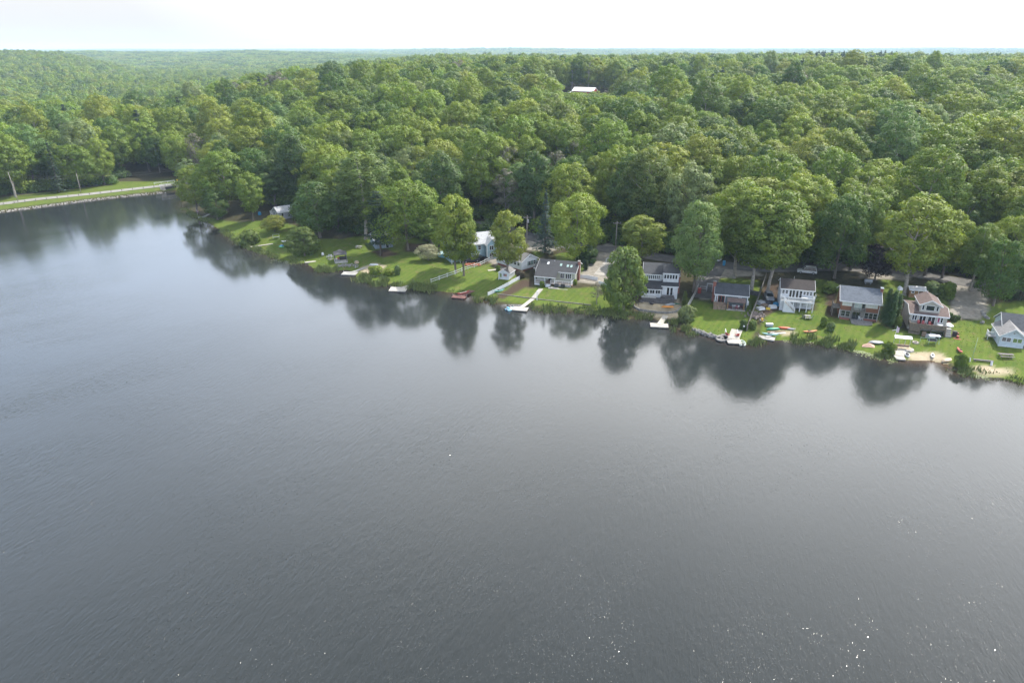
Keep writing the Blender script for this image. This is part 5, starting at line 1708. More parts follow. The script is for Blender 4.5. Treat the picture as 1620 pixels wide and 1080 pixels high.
def picnic(label, px, rz, m, L=1.9):
    p = hit(*px)
    o = thing('picnic_table', label, 'picnic table', p, R(rz))
    for i in range(5): part('table_board', MB().box(-L / 2, L / 2, -.36 + i * .145, -.23 + i * .145, .70, .75), m, o)
    for s in (-1, 1):
        part('bench', MB().box(-L / 2, L / 2, s * .72 - .14, s * .72 + .14, .41, .46), m, o)
        part('leg', MB().bar((s * L * .36, -.62, 0), (s * L * .36, -.2, .70), .09, .05).bar((s * L * .36, .62, 0), (s * L * .36, .2, .70), .09, .05).bar((s * L * .36, -.8, .38), (s * L * .36, .8, .38), .05, .09), m, o)
    return o


def car(label, px, rz, paint, L=4.5, W=1.85, H=1.6, pos=None, name='car', truck=False, dz=0.02):
    p = Vector(pos) if pos else hit(*px)
    o = thing(name, label, 'car', (p.x, p.y, p.z + dz), R(rz))
    hl_, hw = L / 2, W / 2
    prof = [(-hl_, .35), (-hl_, .80), (-hl_ + .1, .95), (hl_ - 1.15, .95), (hl_ - .2, .82), (hl_, .62), (hl_, .32)]
    part('body', MB().ext(prof, -hw, hw, 'y'), paint, o)
    cab = [(-hl_ + .08, .955), (-hl_ + .45, H), (hl_ - 2.1, H), (hl_ - 1.3, .955)] if not truck else [(-.4, .955), (-.25, H), (.9, H), (1.5, .955)]
    (b0, z0), (t0, z1), (t1, _), (b1, _) = cab
    vs = [(b0, -hw + .05, z0), (b1, -hw + .05, z0), (b1, hw - .05, z0), (b0, hw - .05, z0), (t0, -hw + .2, z1), (t1, -hw + .2, z1), (t1, hw - .2, z1), (t0, hw - .2, z1)]
    part('window', MB().add(vs, [(0, 3, 2, 1), (0, 1, 5, 4), (1, 2, 6, 5), (2, 3, 7, 6), (3, 0, 4, 7)]), GLASS, o)
    part('roof', MB().box(t0 - .05, t1 + .05, -hw + .17, hw - .17, z1 - .03, z1 + .05), paint, o)
    for t_ in (0, 1):
        for s in (-1, 1):
            part('roof_pillar', MB().bar((b0 + (b1 - b0) * t_, s * (hw - .045), z0), (t0 + (t1 - t0) * t_, s * (hw - .19), z1), .09), paint, o)
    for x in (-hl_ + .85, hl_ - .9):
        for s in (-1, 1):
            w_ = part('wheel', MB().tube([(x, s * (hw - .22), .33), (x, s * (hw + .012), .33)], .34, 12), BLACK, o)
            part('rim', MB().tube([(x, s * (hw + .013), .33), (x, s * (hw + .03), .33)], .2, 10), GREYP, w_)
    for s in (-1, 1):
        part('tail_light', MB().box(-hl_ - .02, -hl_ - .002, s * (hw - .2) - .12, s * (hw - .2) + .12, .66, .86), RED_P, o)
        part('headlight', MB().box(hl_ + .002, hl_ + .02, s * (hw - .25) - .15, s * (hw - .25) + .15, .46, .58), WHITEP, o)
    part('number_plate', MB().box(-hl_ - .02, -hl_ - .002, -.25, .25, .5, .62), WHITEP, o)
    return o


def fence(label, px_path, m, h=1.1, kind='rail', step=2.4, name='fence'):
    P = [hit(*p) for p in px_path]
    c = P[0]
    o = thing(name, label, 'fence', c)
    pts = []
    for a, b in zip(P[:-1], P[1:]):
        k = max(1, round((b - a).length / step))
        pts += [a.lerp(b, i / k) for i in range(k)]
    pts.append(P[-1])
    pts = [Vector((p.x, p.y, gz(p.x, p.y))) - c for p in pts]
    for p in pts:
        part('post', MB().box(p.x - .07, p.x + .07, p.y - .07, p.y + .07, p.z - .3, p.z + h + .08), m, o)
    for a, b in zip(pts[:-1], pts[1:]):
        d = (b - a).normalized() * .08
        a2, b2 = a + d, b - d
        if kind == 'rail':
            for zz in (.35, .95) if h < 1.3 else (.3, .8, 1.2):
                part('rail', MB().bar(a2 + Vector((0, 0, zz)), b2 + Vector((0, 0, zz)), .05, .13), m, o)
        else:
            nrm = Vector((-d.y, d.x, 0)).normalized() * .03
            part('panel', MB().add([a2 - nrm + Vector((0, 0, .06)), b2 - nrm + Vector((0, 0, .06)), b2 - nrm + Vector((0, 0, h)), a2 - nrm + Vector((0, 0, h)),
                                    a2 + nrm + Vector((0, 0, .06)), b2 + nrm + Vector((0, 0, .06)), b2 + nrm + Vector((0, 0, h)), a2 + nrm + Vector((0, 0, h))],
                                   [(0, 1, 2, 3), (7, 6, 5, 4), (0, 4, 5, 1), (3, 2, 6, 7), (0, 3, 7, 4), (1, 5, 6, 2)]), m, o)
    return o


def pole(label, base_px, top_row=None, m=None, r=.14, cross=True, H=None, name='utility_pole', transformer=False, lean=0.0):
    p = hit(*base_px)
    H = H or z_at_row(p.y, top_row) - p.z
    o = thing(name, label, 'pole', p)
    part('shaft', MB().tube([(0, 0, -.3), (lean * H, 0, H)], [r, r * .7], 8), m or M('pole_wood', (.29, .26, .23), .9, .2, 3), o, smooth=True)
    if cross:
        part('crossarm', MB().box(-1.1 + lean * H, 1.1 + lean * H, -.06, .06, H - .7, H - .55), M('pole_wood', (.29, .26, .23)), o)
        for s in (-1, -.4, .4, 1): part('insulator', MB().tube([(s + lean * H, 0, H - .55), (s + lean * H, 0, H - .35)], .05, 6), GREYP, o)
    if transformer: part('transformer', MB().tube([(.32, -.1, H - 2.2), (.32, -.1, H - 1.2)], .25, 10), GREYP, o)
    o['H'] = H
    return o, p + Vector((lean * H, 0, H - .4))


def wires(label, pts, sag=.8, offs=((0, 0),), r=.018):
    o = thing('power_line', label, 'wires', pts[0])
    for (dx, dz) in offs:
        for a, b in zip(pts[:-1], pts[1:]):
            P = [a.lerp(b, t / 10) + Vector((dx, 0, dz - sag * 4 * (t / 10) * (1 - t / 10))) - pts[0] for t in range(11)]
            part('wire', MB().tube(P, r, 4, False), BLACK, o)
    return o


def stones(name, pts, m, parent=None, smin=.25, smax=.6, kind='stuff'):
    mb = MB(); rg = random.Random(len(pts))
    for (x, y, z) in pts:
        s = rg.uniform(smin, smax)
        k = 7
        r1 = [s * rg.uniform(.35, .6) for _ in range(k)]
        ca = rg.uniform(0, 6)
        v = [(x + r1[j] * 1.05 * cos(ca + 2 * pi * j / k), y + r1[j] * sin(ca + 2 * pi * j / k), z - s * .25) for j in range(k)]
        v += [(x + r1[j] * .7 * cos(ca + 2 * pi * j / k), y + r1[j] * .7 * sin(ca + 2 * pi * j / k), z + s * rg.uniform(.2, .45)) for j in range(k)]
        mb.add(v, [(j, (j + 1) % k, k + (j + 1) % k, k + j) for j in range(k)] + [tuple(range(k, 2 * k))])
    o = mb.build(name, m, parent)
    if kind: o['kind'] = kind
    return o


def small(name, label, cat, px, parts, rz=0.0, z=None, pos=None, group=None):
    p = Vector(pos) if pos else (hit(*px) if z is None else Vector((*at(*px, z), z)))
    o = thing(name, label, cat, p, R(rz), group)
    for nm, mb, m in parts: part(nm, mb, m, o)
    return o


# --- docks from left to right
dock('small pale concrete pier at the foot of the causeway bank', (15, 329), 3.2, 2.2, 38, concrete, z=.5, drums=False, gang=(16, 322), gw=1.6)
dock('dark little raft moored near the causeway bridge', (294, 309), 3.0, 1.8, 20, GREYWOOD, z=.3)
dock('grey platform dock with a flag pole at the wooded point', (323, 343), 4.2, 2.2, 25, GREYWOOD, gang=(334, 338))
dock('narrow white dock reaching out beside the point bushes', (402, 390), 2.4, 1.3, 15, PALEWOOD, gang=(432, 386), gw=.8, drums=False)
dock('tan single plank dock below the white lawn chair', (494, 413.5), 4.2, 1.1, 22, PALEWOOD, drums=False)
dock('grey weathered float with a side gangway below the rock pile', (553, 432), 4.2, 2.8, -6, GREYWOOD, gang=(578, 424), gw=1.0)
dock('square pale swimming raft beyond the tall reeds', (630, 457), 4.6, 3.2, -4, PALEWOOD, gang=(655, 450), gw=.9)
d8 = dock('maroon wooden dock carrying the red canoe', (726, 469), 3.6, 2.0, -12, REDWOOD, gang=(748, 460), gw=1.6)
dock('pale floating dock at the end of the skylight cottage walk', (823, 488), 3.8, 2.4, -14, PALEWOOD, gang=(842, 474), gw=1.1)
dock('wide white floating dock below the gravel patio', (1043, 514), 4.1, 2.3, -8, PALEWOOD, gang=(1053, 500), gw=1.3)
c11 = dock('pale wooden dock with two red chairs below the striped lawn', (1160, 536), 2.9, 4.6, -8, PALEWOOD, gang=(1166, 522), gw=2.4, z=.5)
c12 = dock('grey slatted dock beside the coloured kayaks', (1213, 534), 3.4, 1.9, -24, GREYWOOD, gang=(1224, 526), gw=1.0)
dock('white floating dock with a watercraft at the boat lift', (1422, 563), 1.9, 3.2, -12, PALEWOOD, gang=(1425, 547), gw=1.9, z=.45)
walk, _ = ribbon('path', [(856, 457), (848, 466), (841, 475)], 1.25, concrete, .08)
ter, _ = ribbon('path', [(806, 424), (790, 427), (772, 428)], 1.0, PALEWOOD, .07)
# --- boats
p = at(733, 464.5, .45)
o = thing('canoe', 'red canoe lying on the maroon dock', 'canoe', (p[0], p[1], .45), R(38))
part('hull', hull(4.2, .85, .36, 2.4, rock=.25), PL('dark_red_hull', (.30, .04, .035)), o, smooth=True); part('cockpit', disc(1.5, .3, .37, .42), PL('cream_inside', (.40, .32, .24)), o)
for x in (-.9, .9): part('seat', MB().box(x - .12, x + .12, -.3, .3, .42, .46), PALEWOOD, o)
kayak('white dinghy turned upside down on the sandy bank', (592, 419.5), -8, WHITEP, 3.0, 1.3, upside=True, name='dinghy')
c = at(807, 489, .2)
o = thing('pedal_boat', 'blue and white pedal boat moored beside the cottage dock', 'boat', (c[0], c[1], 0), R(38))
for s in (-.5, .5): 
    hb = hull(2.6, .7, .4, 2.6); hb.v = [(x, y + s, z - .1) for x, y, z in hb.v]; part('hull', hb, SKYP, o, smooth=True)
part('deck', MB().box(-1.0, .9, -.62, .62, .3, .42), WHITEP, o); part('seat', MB().box(-.7, -.3, -.55, .55, .42, .75), SKYP, o); part('canopy_bar', MB().bar((.5, -.5, .42), (.5, .5, .8), .06), WHITEP, o)
kayak('blue green kayak leaning against the white vinyl fence', (790, 461), 33, PL('teal_lime_hull', (.10, .36, .28), scale=.8, var=.3), 3.2, .8)
kayak('bright orange kayak lying on the patio wall', (1056, 489), -3, ORANGE, 3.3, .7, dz=.45, upside=True)
open_boat('small white and green rowboat tied to the chair dock', (1174, 542), 78, PL('white_green_hull', (.62, .68, .64)), GREENP, 3.0, 1.5)
kayak('sea green kayak beside the orange one on the lawn edge', (1223, 521.5), 6, GREENP, 3.4, .9, upside=True, dz=.1)
kayak('coral red kayak resting by the sea green kayak', (1240, 520), -8, REDOR, 3.4, .85, upside=True, dz=.1)
kayak('grey paddle board behind the coral kayak', (1251, 521.5), -14, GREYP, 2.0, .6, cockpit=False, name='paddle_board')
kayak('turquoise kayak lying on the grey slatted dock', (1218, 530), -18, TURQ, 3.6, .75, z=.5)
kayak('long orange kayak half hidden in the shore reeds', (1281, 525.5), 8, PL('faded_orange_hull', (.55, .20, .08)), 3.6, .7)
kayak('silver rowboat upside down by the pink tarp', (1386, 543), -6, GREYP, 3.4, 1.5, upside=True, name='rowboat', dz=.15)
small('tarp', 'faded pink tarp spread beside the silver rowboat', 'tarp', (1374, 547.5), [('sheet', MB().add([(-1.6, -.6, .03), (1.0, -.8, .03), (1.6, .5, .03), (-1.0, .7, .03), (-.1, .1, .75)], [(0, 1, 4), (1, 2, 4), (2, 3, 4), (3, 0, 4)]), PINK)], -8)
kayak('white kayak with black cockpit on the small beach', (1475, 564), 62, WHITEP, 2.6, .8)
kayak('tan rowboat turned over at the end of the beach', (1498, 570), 28, TANP, 3.2, 1.4, upside=True, name='rowboat')
kayak('pinkish red kayak propped up on the right lawn', (1517, 556), 78, PL('pink_red_hull', (.55, .13, .11)), 2.7, .8, tilt=20, dz=.1)
kayak('blue covered boat on the bank under the silvery willow', (452, 389), 10, BLUEP, 4.2, 1.7, upside=True, name='covered_boat')
kayak('lime kayak half under the blue covered boat', (448, 391.5), 6, PL('lime_hull', (.12, .45, .18)), 2.8, .7)
kayak('white sailing dinghy hull on the point lawn by the willow', (456, 383), 4, WHITEP, 4.6, 1.5, name='dinghy')
c = at(1434, 562, .2)
o = thing('jet_ski', 'white and dark personal watercraft at the boat lift dock', 'watercraft', (c[0], c[1], 0), R(75))
part('hull', hull(2.9, 1.15, .55, 2.4, rock=.1), WHITEP, o, smooth=True); part('seat', MB().box(-.95, .15, -.2, .2, .55, .85), CHAR, o); part('handlebar', MB().bar((.3, -.35, .95), (.3, .35, .95), .06).bar((.3, 0, .5), (.3, 0, .95), .08), BLACK, o)
small('board', 'white board lying across the shore by the grey slatted dock', 'board', (1232, 527.5), [('plank', MB().box(-1.7, 1.7, -.2, .2, .02, .12), WHITEP)], 10)
small('board', 'brown plank on the bare shore below the kayaks', 'board', (1228, 524.5), [('plank', MB().box(-2.2, 2.2, -.2, .2, .02, .10), DECKWOOD)], 8)
small('board', 'small pale board among the reeds by the bright bushes', 'board', (597, 436), [('plank', MB().box(-1.2, 1.2, -.25, .25, .1, .18), PALEWOOD)], 28)
# --- wooded point and gazebo lawn
p = hit(437, 377)
o = thing('swing_seat', 'white garden swing with a slanted top on the point lawn', 'swing', p, R(14))
part('canopy', MB().ext([(-.6, 1.5), (.55, 1.15), (.55, 1.2), (-.6, 1.55)], -1.1, 1.1, 'x'), WHITEP, o); part('seat', MB().box(-.8, .8, -.25, .25, .4, .48), WHITEP, o)
for s in (-1, 1): part('leg', MB().bar((s, -.5, 0), (s, 0, 1.4), .06).bar((s, .5, 0), (s, 0, 1.4), .06), WHITEP, o)
chair('white reclining lawn chair near the tan plank dock', (511, 405), 110, WHITEP)
chair('grey lawn chair at the left of the fire ring', (519, 408), 60, GREYP); chair('grey lawn chair at the right of the fire ring beside the gazebo', (525.5, 408), 130, GREYP)
o = thing('fire_ring', 'small stone fire ring between the two grey lawn chairs', 'fire pit', hit(522.5, 410)); stones('stone_ring', [(.6 * cos(a), .6 * sin(a), .12) for a in np.linspace(0, 5.6, 9)], STONE, o)
p = hit(539, 412)
o = thing('gazebo', 'dark gazebo with a two tier grey canopy on the lake lawn', 'gazebo', p, R(18))
part('floor', MB().box(-1.9, 1.9, -1.9, 1.9, -.3, .22), GREYWOOD, o)
for sx in (-1, 1):
    for sy in (-1, 1): part('post', MB().box(sx * 1.65 - .09, sx * 1.65 + .09, sy * 1.65 - .09, sy * 1.65 + .09, .22, 2.3), DARKWOOD, o)
part('beam', MB().box(-1.7, 1.7, -1.7, -1.6, 2.1, 2.28).box(-1.7, 1.7, 1.6, 1.7, 2.1, 2.28).box(-1.7, -1.6, -1.59, 1.59, 2.1, 2.28).box(1.6, 1.7, -1.59, 1.59, 2.1, 2.28), DARKWOOD, o)
part('canopy', MB().box(-1.95, 1.95, -1.95, 1.95, 2.31, 3.0, top=(1.4, 1.4)), CHAR, o); part('canopy_top', MB().box(-.75, .75, -.75, .75, 3.02, 3.4, top=(.7, .7)), CHAR, o)
small('sofa', 'black wicker sofa under the gazebo canopy', 'sofa', None, [('seat', MB().box(-1.0, 1.0, -.4, .4, .0, .42), BLACK), ('backrest', MB().box(-1.0, 1.0, .25, .42, .42, .85), BLACK), ('cushion', MB().box(-.9, .9, -.35, .22, .43, .56), CHAR)], 20, pos=p + Vector((.6, .5, .225)))
small('chair', 'red backed chair inside the gazebo', 'chair', None, [('seat', MB().box(-.25, .25, -.25, .25, .38, .45), RED_P), ('backrest', MB().box(-.25, .25, .22, .28, .45, .95), RED_P), ('leg', MB().box(-.24, -.18, -.24, -.18, 0, .38).box(.18, .24, -.24, -.18, 0, .38), BLACK)], 160, pos=p + Vector((-.5, -.2, .225)))
picnic('weathered picnic table standing alone behind the gazebo', (568, 392.5), -14, GREYWOOD)
rg = random.Random(3)
o = thing('rock_pile', 'heap of grey stones on the bank right of the gazebo', 'rocks', hit(549, 420))
stones('stone_heap', [(rg.gauss(0, 1.6), rg.gauss(0, .8), .05 + .1 * rg.random()) for _ in range(90)], STONE, o, .25, .6)
small('boulder', 'tan boulder at the end of the rock pile', 'boulder', (564.5, 416.5), [('stone', MB().lathe([(.2, -.2), (.75, .1), (.7, .5), (.35, .8), (.05, .85)], 9), M('tan_stone', (.38, .30, .2), .9, .2, 2, .4, 8))])
small('barrel', 'bright blue tarp covered barrel beside the grey cottage deck', 'barrel', (411, 340), [('drum', MB().lathe([(.55, 0), (.62, .5), (.55, 1.0), (.2, 1.2)], 12), BLUEP)])
small('flag', 'faded flag on a short pole at the wooded point dock', 'flag', (313, 342), [('pole', MB().tube([(0, 0, 0), (0, 0, 2.6)], .04, 6), WHITEP), ('cloth', MB().add([(.03, 0, 2.5), (.5, .1, 2.2), (.42, .05, 1.3), (.03, 0, 1.6)], [(0, 1, 2, 3)]).add([(.03, .02, 2.5), (.5, .12, 2.2), (.42, .07, 1.3), (.03, .02, 1.6)], [(3, 2, 1, 0)]), M('flag_cloth', (.35, .18, .18), .8, .5, 6, col2=(.12, .13, .2)))])
# --- blue house yard
car('dark blue pickup parked below the white garage door', (745, 414), 20, PL('navy_paint', (.03, .04, .06), .3), 5.2, 1.9, 1.75, name='pickup_truck', truck=True)
car('black car parked beside the dark blue pickup', (760, 411.5), 25, PL('black_paint', (.012, .012, .014), .25), 4.6, 1.85, 1.5)
o = thing('brick_pile', 'pile of orange clay bricks in front of the parked cars', 'bricks', hit(748, 419.5)); stones('brick_heap', [(rg.gauss(0, 1.3), rg.gauss(0, .5), .12 + .3 * rg.random()) for _ in range(90)], M('clay', (.45, .17, .10), .85, .15), o, .25, .5)
small('bin', 'blue wheeled bin by the blue house corner', 'bin', (760, 405), [('tub', MB().box(-.3, .3, -.3, .3, 0, 1.0), BLUEP), ('lid', MB().box(-.33, .33, -.33, .33, 1.003, 1.08), BLUEP)])
o = thing('splash_pool', 'light blue round splash pool on the lawn left of the blue house', 'pool', hit(704, 404)); part('wall', MB().lathe([(2.2, -.2), (2.2, .8), (2.1, .82)], 20), SKYP, o); part('water', disc(2.05, 2.05, .823, .84, 20), PL('pool_water', (.45, .62, .68), .1), o)
fence('white split rail fence running down to the shore reeds', [(682, 447.5), (720, 434), (760, 420), (779, 410)], TRIM, 1.15)
fence('solid white vinyl fence stepping down to the water beside the shed', [(772, 468), (786, 461.5), (804, 452), (822, 442)], TRIM, 1.0, 'panel', 1.9)
fence('low white fence closing the skylight cottage driveway', [(915, 439.5), (930, 441), (945, 444)], TRIM, 1.0, 'panel', 1.8); fence('short white fence beside the olive shore tree', [(947, 450), (962, 454)], TRIM, 1.0, 'panel', 1.8)
o = thing('lawn_edging', 'long timber edging between the lawn and the wild shore', 'edging', hit(786, 465))
E0 = [hit(*q) - o.location for q in [(786, 465), (815, 469), (840, 472), (855, 474), (880, 477), (910, 480), (935, 483)]]
for a, b in zip(E0[:-1], E0[1:]): part('timber', MB().bar(a + Vector((0, 0, .05)), b + Vector((0, 0, .05)), .22, .3), WEATHER, o)
small('post', 'tall white post at the head of the cottage dock walk', 'post', (849.5, 475), [('shaft', MB().box(-.09, .09, -.09, .09, 0, 2.4), TRIM), ('cap', MB().box(-.13, .13, -.13, .13, 2.403, 2.5), TRIM)])
for px_, lab in (((979, 492), 'white bird house post under the olive shore tree'), ((985, 489.5), 'second white bird house post under the olive shore tree'), ((996, 478), 'white bird house post at the patio edge')):
    small('bird_house', lab, 'bird house', px_, [('post', MB().box(-.05, .05, -.05, .05, 0, 1.3), TRIM), ('house', MB().ext([(-.2, 1.3), (.2, 1.3), (.2, 1.6), (0, 1.8), (-.2, 1.6)], -.18, .18, 'y'), TRIM)], 10)
small('garden_arch', 'thin white arch standing in the gravel driveway', 'arch', (963, 420), [('frame', MB().box(-.9, -.8, -.05, .05, 0, 2.1).box(.8, .9, -.05, .05, 0, 2.1).box(-.9, .9, -.05, .05, 2.103, 2.2), TRIM)], 10)
small('patio', 'grey stone patio under the grills of the skylight cottage', 'patio', None, [('slab', MB().box(-2.6, 2.6, -.9, .9, -.2, .06), concrete)], -16, pos=COTT.o.matrix_basis @ Vector((6.8, -1.1, 0)))
for dx, lab in ((6.2, 'dark covered grill on the cottage patio'), (7.9, 'larger black covered grill on the cottage patio')):
    small('grill', lab, 'grill', None, [('cover', MB().box(-.6, .6, -.3, .3, .1, 1.0, top=(.08, .06)), CHAR if dx < 7 else BLACK), ('base', MB().box(-.5, .5, -.25, .25, 0, .098), BLACK)], -16, pos=COTT.o.matrix_basis @ Vector((dx, -.7, .065)))
small('flower_pot', 'brick red pot in front of the white porch skirt', 'pot', None, [('pot', MB().lathe([(.3, 0), (.4, .4), (.38, .42)], 10), BRICK)], 0, pos=COTT.o.matrix_basis @ Vector((2.4, -.7, -.05)))
bp = COTT.o.matrix_basis @ Vector((2.3, -.9, 0)); tree('hedge', 'dark green bush in front of the white cottage porch', 'mid', bp.x, bp.y, 1.4, 1.5)
# --- gravel patio of the tiered house
o = thing('retaining_wall', 'low grey stone wall round the gravel patio', 'wall', hit(1006, 484))
E0 = [hit(*q) - o.location for q in [(1001, 481), (1004, 487), (1012, 491), (1024, 493), (1040, 495), (1056, 496), (1070, 494), (1077, 488)]]
for a, b in zip(E0[:-1], E0[1:]):
    k_ = max(2, int((b - a).length / .8))
    for i in range(k_):
        for c_ in range(2):
            u, v = a.lerp(b, (i + (.04 if c_ == 0 else .02)) / k_), a.lerp(b, (i + .96) / k_)
            part('stone', MB().bar(u + Vector((0, 0, .08 + .26 * c_ + rg.uniform(-.02, .02))), v + Vector((0, 0, .08 + .26 * c_)), .36 + rg.uniform(-.05, .05), .24), STONE, o)
for q, lab, m_, rz in (((1015, 478), 'dark stone fire bowl on the left of the gravel patio', STONE, 0), ((1031, 481), 'black grill cart in the middle of the gravel patio', BLACK, 10)):
    small('fire_bowl' if m_ is STONE else 'grill', lab, 'fire pit' if m_ is STONE else 'grill', q, [('bowl', MB().lathe([(.4, 0), (.6, .35), (.55, .4)], 12), m_), ('rim', MB().lathe([(.62, .35), (.66, .42), (.5, .43)], 12), CHAR)])
for q, lab, rz in (((1036, 477.5), 'brown wicker chair against the tiered house steps', 90), ((1051, 478), 'grey wicker chair right of the dark steps', 100), ((1068, 477.5), 'grey chair at the right end of the gravel patio', 130)):
    chair(lab, q, rz, M('wicker_' + str(rz), (.13, .10, .09) if rz == 90 else (.17, .165, .17), .8))
small('table', 'low grey slab table on the gravel patio', 'table', (1060, 484), [('top', MB().box(-1.3, 1.3, -.5, .5, .42, .5), GREYP), ('leg', MB().box(-1.0, -.9, -.4, .4, 0, .42), GREYP), ('leg', MB().box(.9, 1.0, -.4, .4, 0, .42), GREYP)], 30)
small('umbrella', 'folded green patio umbrella lying on the gravel', 'umbrella', (1069, 481.5), [('canopy', MB().tube([(-1.3, 0, .15), (0, 0, .22), (1.2, 0, .12)], [.04, .2, .05], 8), PL('green_cloth', (.02, .13, .08), .8)), ('pole', MB().tube([(1.1, 0, .12), (1.8, 0, .1)], .03, 6), GREYP)], -4)
small('lamp_post', 'thin black lantern post at the patio corner', 'lamp', (1010, 484), [('shaft', MB().tube([(0, 0, 0), (0, 0, 1.7)], .04, 6), BLACK), ('lantern', MB().box(-.12, .12, -.12, .12, 1.7, 2.0, top=(.03, .03)), BLACK)])
# --- slate blue cottage yard
fence('grey board fence left of the striped lawn', [(1104, 458), (1096, 474), (1087, 490)], GREYWOOD, 1.5, 'panel', 2.2)
fence('long grey board fence between the striped lawn and the junk yard', [(1211, 440), (1204, 462), (1194, 488), (1181, 524)], WEATHER, 1.5, 'panel', 2.3)
fence('short dark board fence closing the cottage side yard', [(1186, 466), (1201, 469)], DARKWOOD, 1.3, 'panel', 2.0)
fence('pale grey rail fence beside the garden gate arch', [(1108, 458), (1117, 459)], GREYP, 1.0)
small('garden_arch', 'grey gate arch between the rail fence and the brick chimney', 'arch', (1122, 462), [('frame', MB().box(-.75, -.6, -.07, .07, 0, 2.2).box(.6, .75, -.07, .07, 0, 2.2).box(-.8, .8, -.09, .09, 2.203, 2.38), GREYP), ('gate', MB().box(-.55, .55, -.03, .03, .1, 1.5), DARKWOOD)], -12)
small('cabinet', 'red outdoor cabinet by the grey board fence', 'cabinet', (1106, 464), [('body', MB().box(-.4, .4, -.3, .3, 0, 1.4), RED_P), ('top', MB().box(-.44, .44, -.34, .34, 1.403, 1.46), RED_P)], -10)
tp = SLATE.o.matrix_basis @ Vector((4.9, -1.6, .065))
small('table', 'white dining table under the taupe patio roof', 'table', None, [('top', MB().box(-.9, .9, -.45, .45, .70, .76), WHITEP), ('leg', MB().box(-.7, -.6, -.35, .35, 0, .70), GREYP), ('leg', MB().box(.6, .7, -.35, .35, 0, .70), GREYP)], -15, pos=tp)
for dx, dy, rz, w in ((-1.2, 0, 160, 'left'), (1.3, 0, -20, 'right'), (0, -.9, 75, 'lake')):
    chair('dark red chair at the %s side of the patio dining table' % w, None, rz, PL('dark_red', (.14, .03, .04), .6), pos=tp + Vector((dx, dy, 0)))
o = thing('stone_wall', 'dry stone shore wall below the striped lawn', 'wall', hit(1104, 525))
W0 = [hit(*q) for q in [(1096, 521), (1108, 526), (1120, 531), (1132, 535), (1146, 540)]]
sp_ = []
for a, b in zip(W0[:-1], W0[1:]):
    for i in range(34):
        q = a.lerp(b, rg.random()) + Vector((rg.gauss(0, .3), rg.gauss(-.1, .3), 0)); sp_.append((q.x - o.location.x, q.y - o.location.y, rg.uniform(0, .6)))
stones('wall_stones', sp_, STONE, o, .4, .8)
o = thing('stone_landing', 'flat grey stone slabs beside the chair dock', 'stone slabs', hit(1142, 535))
for dx, dy, s_ in ((0, 0, 1.4), (1.0, -.7, 1.2), (-.5, -.9, 1.1), (.9, 1.2, .9)): part('slab', MB().lathe([(s_, -.1), (s_ * .95, .18)], 7, (dx, dy, .1)), STONE, o)
for sx, rz, w in ((-1, 15, 'left'), (1, 165, 'right')):
    q = c11.matrix_basis @ Vector((sx * 1.05, 1.5, .505)); chair('red lawn chair on the %s edge of the chair dock' % w, None, 250 + sx * 25, RED_P, pos=q)
    q = c11.matrix_basis @ Vector((sx * 1.3, 2.6, .4)); part('handrail', MB().bar((sx * 1.3, 1.5, 1.0), (sx * 1.3, 3.4, 1.5), .1).bar((sx * 1.3, 1.5, .3), (sx * 1.3, 1.5, 1.05), .1).bar((sx * 1.3, 3.4, .3), (sx * 1.3, 3.4, 1.5), .1), TRIM, c11)
small('lamp_post', 'small white globe lamp in front of the fence end bush', 'lamp', (1176, 523), [('shaft', MB().tube([(0, 0, 0), (0, 0, .9)], .04, 6), BLACK), ('globe', MB().lathe([(.05, .9), (.2, 1.0), (.22, 1.12), (.12, 1.28), (.02, 1.3)], 10), WHITEP)])
# --- deck house yard
car('silver hatchback parked beside the deck house', (1216.5, 473), -100, PL('silver_paint', (.30, .32, .35), .3, metal=.3), 4.2, 1.8, 1.6)
jk = [(WHITEP, (1222, 487), .9, .6, .7, 'white fridge lying in the junk by the deck house', 'appliance'), (PL('yellow_plastic', (.62, .42, .04)), (1215, 489), .5, .4, .4, 'yellow toy truck in the junk by the deck house', 'toy'),
      (BLUEP, (1227, 484), .5, .5, .9, 'blue barrel in the junk by the deck house', 'barrel'), (DECKWOOD, (1209, 484), .8, .6, .5, 'brown crate in the junk by the deck house', 'crate'),
      (GREYP, (1203, 481), .9, .8, .8, 'grey covered cart at the fence side of the junk', 'cart'), (WHITEP, (1203, 489), .9, .7, .5, 'white sheeted heap at the fence side of the junk', 'heap'),
      (CHAR, (1213, 480), .9, .5, .8, 'black grill in the junk near the hatchback', 'grill')]
for m_, q, a, b, c, lab, cat in jk:
    small(cat.replace(' ', '_'), lab, cat, q, [('body', MB().box(-a, a, -b, b, 0, c * .8, top=(.08, .06)), m_), ('lid', MB().box(-a * .9, a * .9, -b * .85, b * .85, c * .803, c), m_)], rg.uniform(-40, 40))
o = thing('log_pile', 'heap of split logs and stones by the grey board fence', 'log pile', hit(1196, 500)); stones('log_heap', [(rg.gauss(0, 1.0), rg.gauss(0, 1.3), .1 + .35 * rg.random()) for _ in range(110)], M('log', (.24, .2, .18), .9, .25, 3), o, .3, .65)
small('garden_ornament', 'yellow and orange garden ornament below the log heap', 'ornament', (1205, 508), [('body', MB().lathe([(.3, 0), (.35, .5), (.15, .8)], 8), PL('ornament_yellow', (.55, .33, .06))), ('base', MB().lathe([(.45, -.1), (.45, .1)], 8), STONE)])
small('chest', 'white storage box standing on the lawn above the kayaks', 'box', (1217, 515.5), [('body', MB().box(-.75, .75, -.4, .4, 0, .5), GREYP), ('lid', MB().box(-.8, .8, -.45, .45, .503, .62), WHITEP)], -6)
picnic('small round edged garden table set on the deck house lawn', (1277, 503.5), -10, GREYWOOD, 1.3)
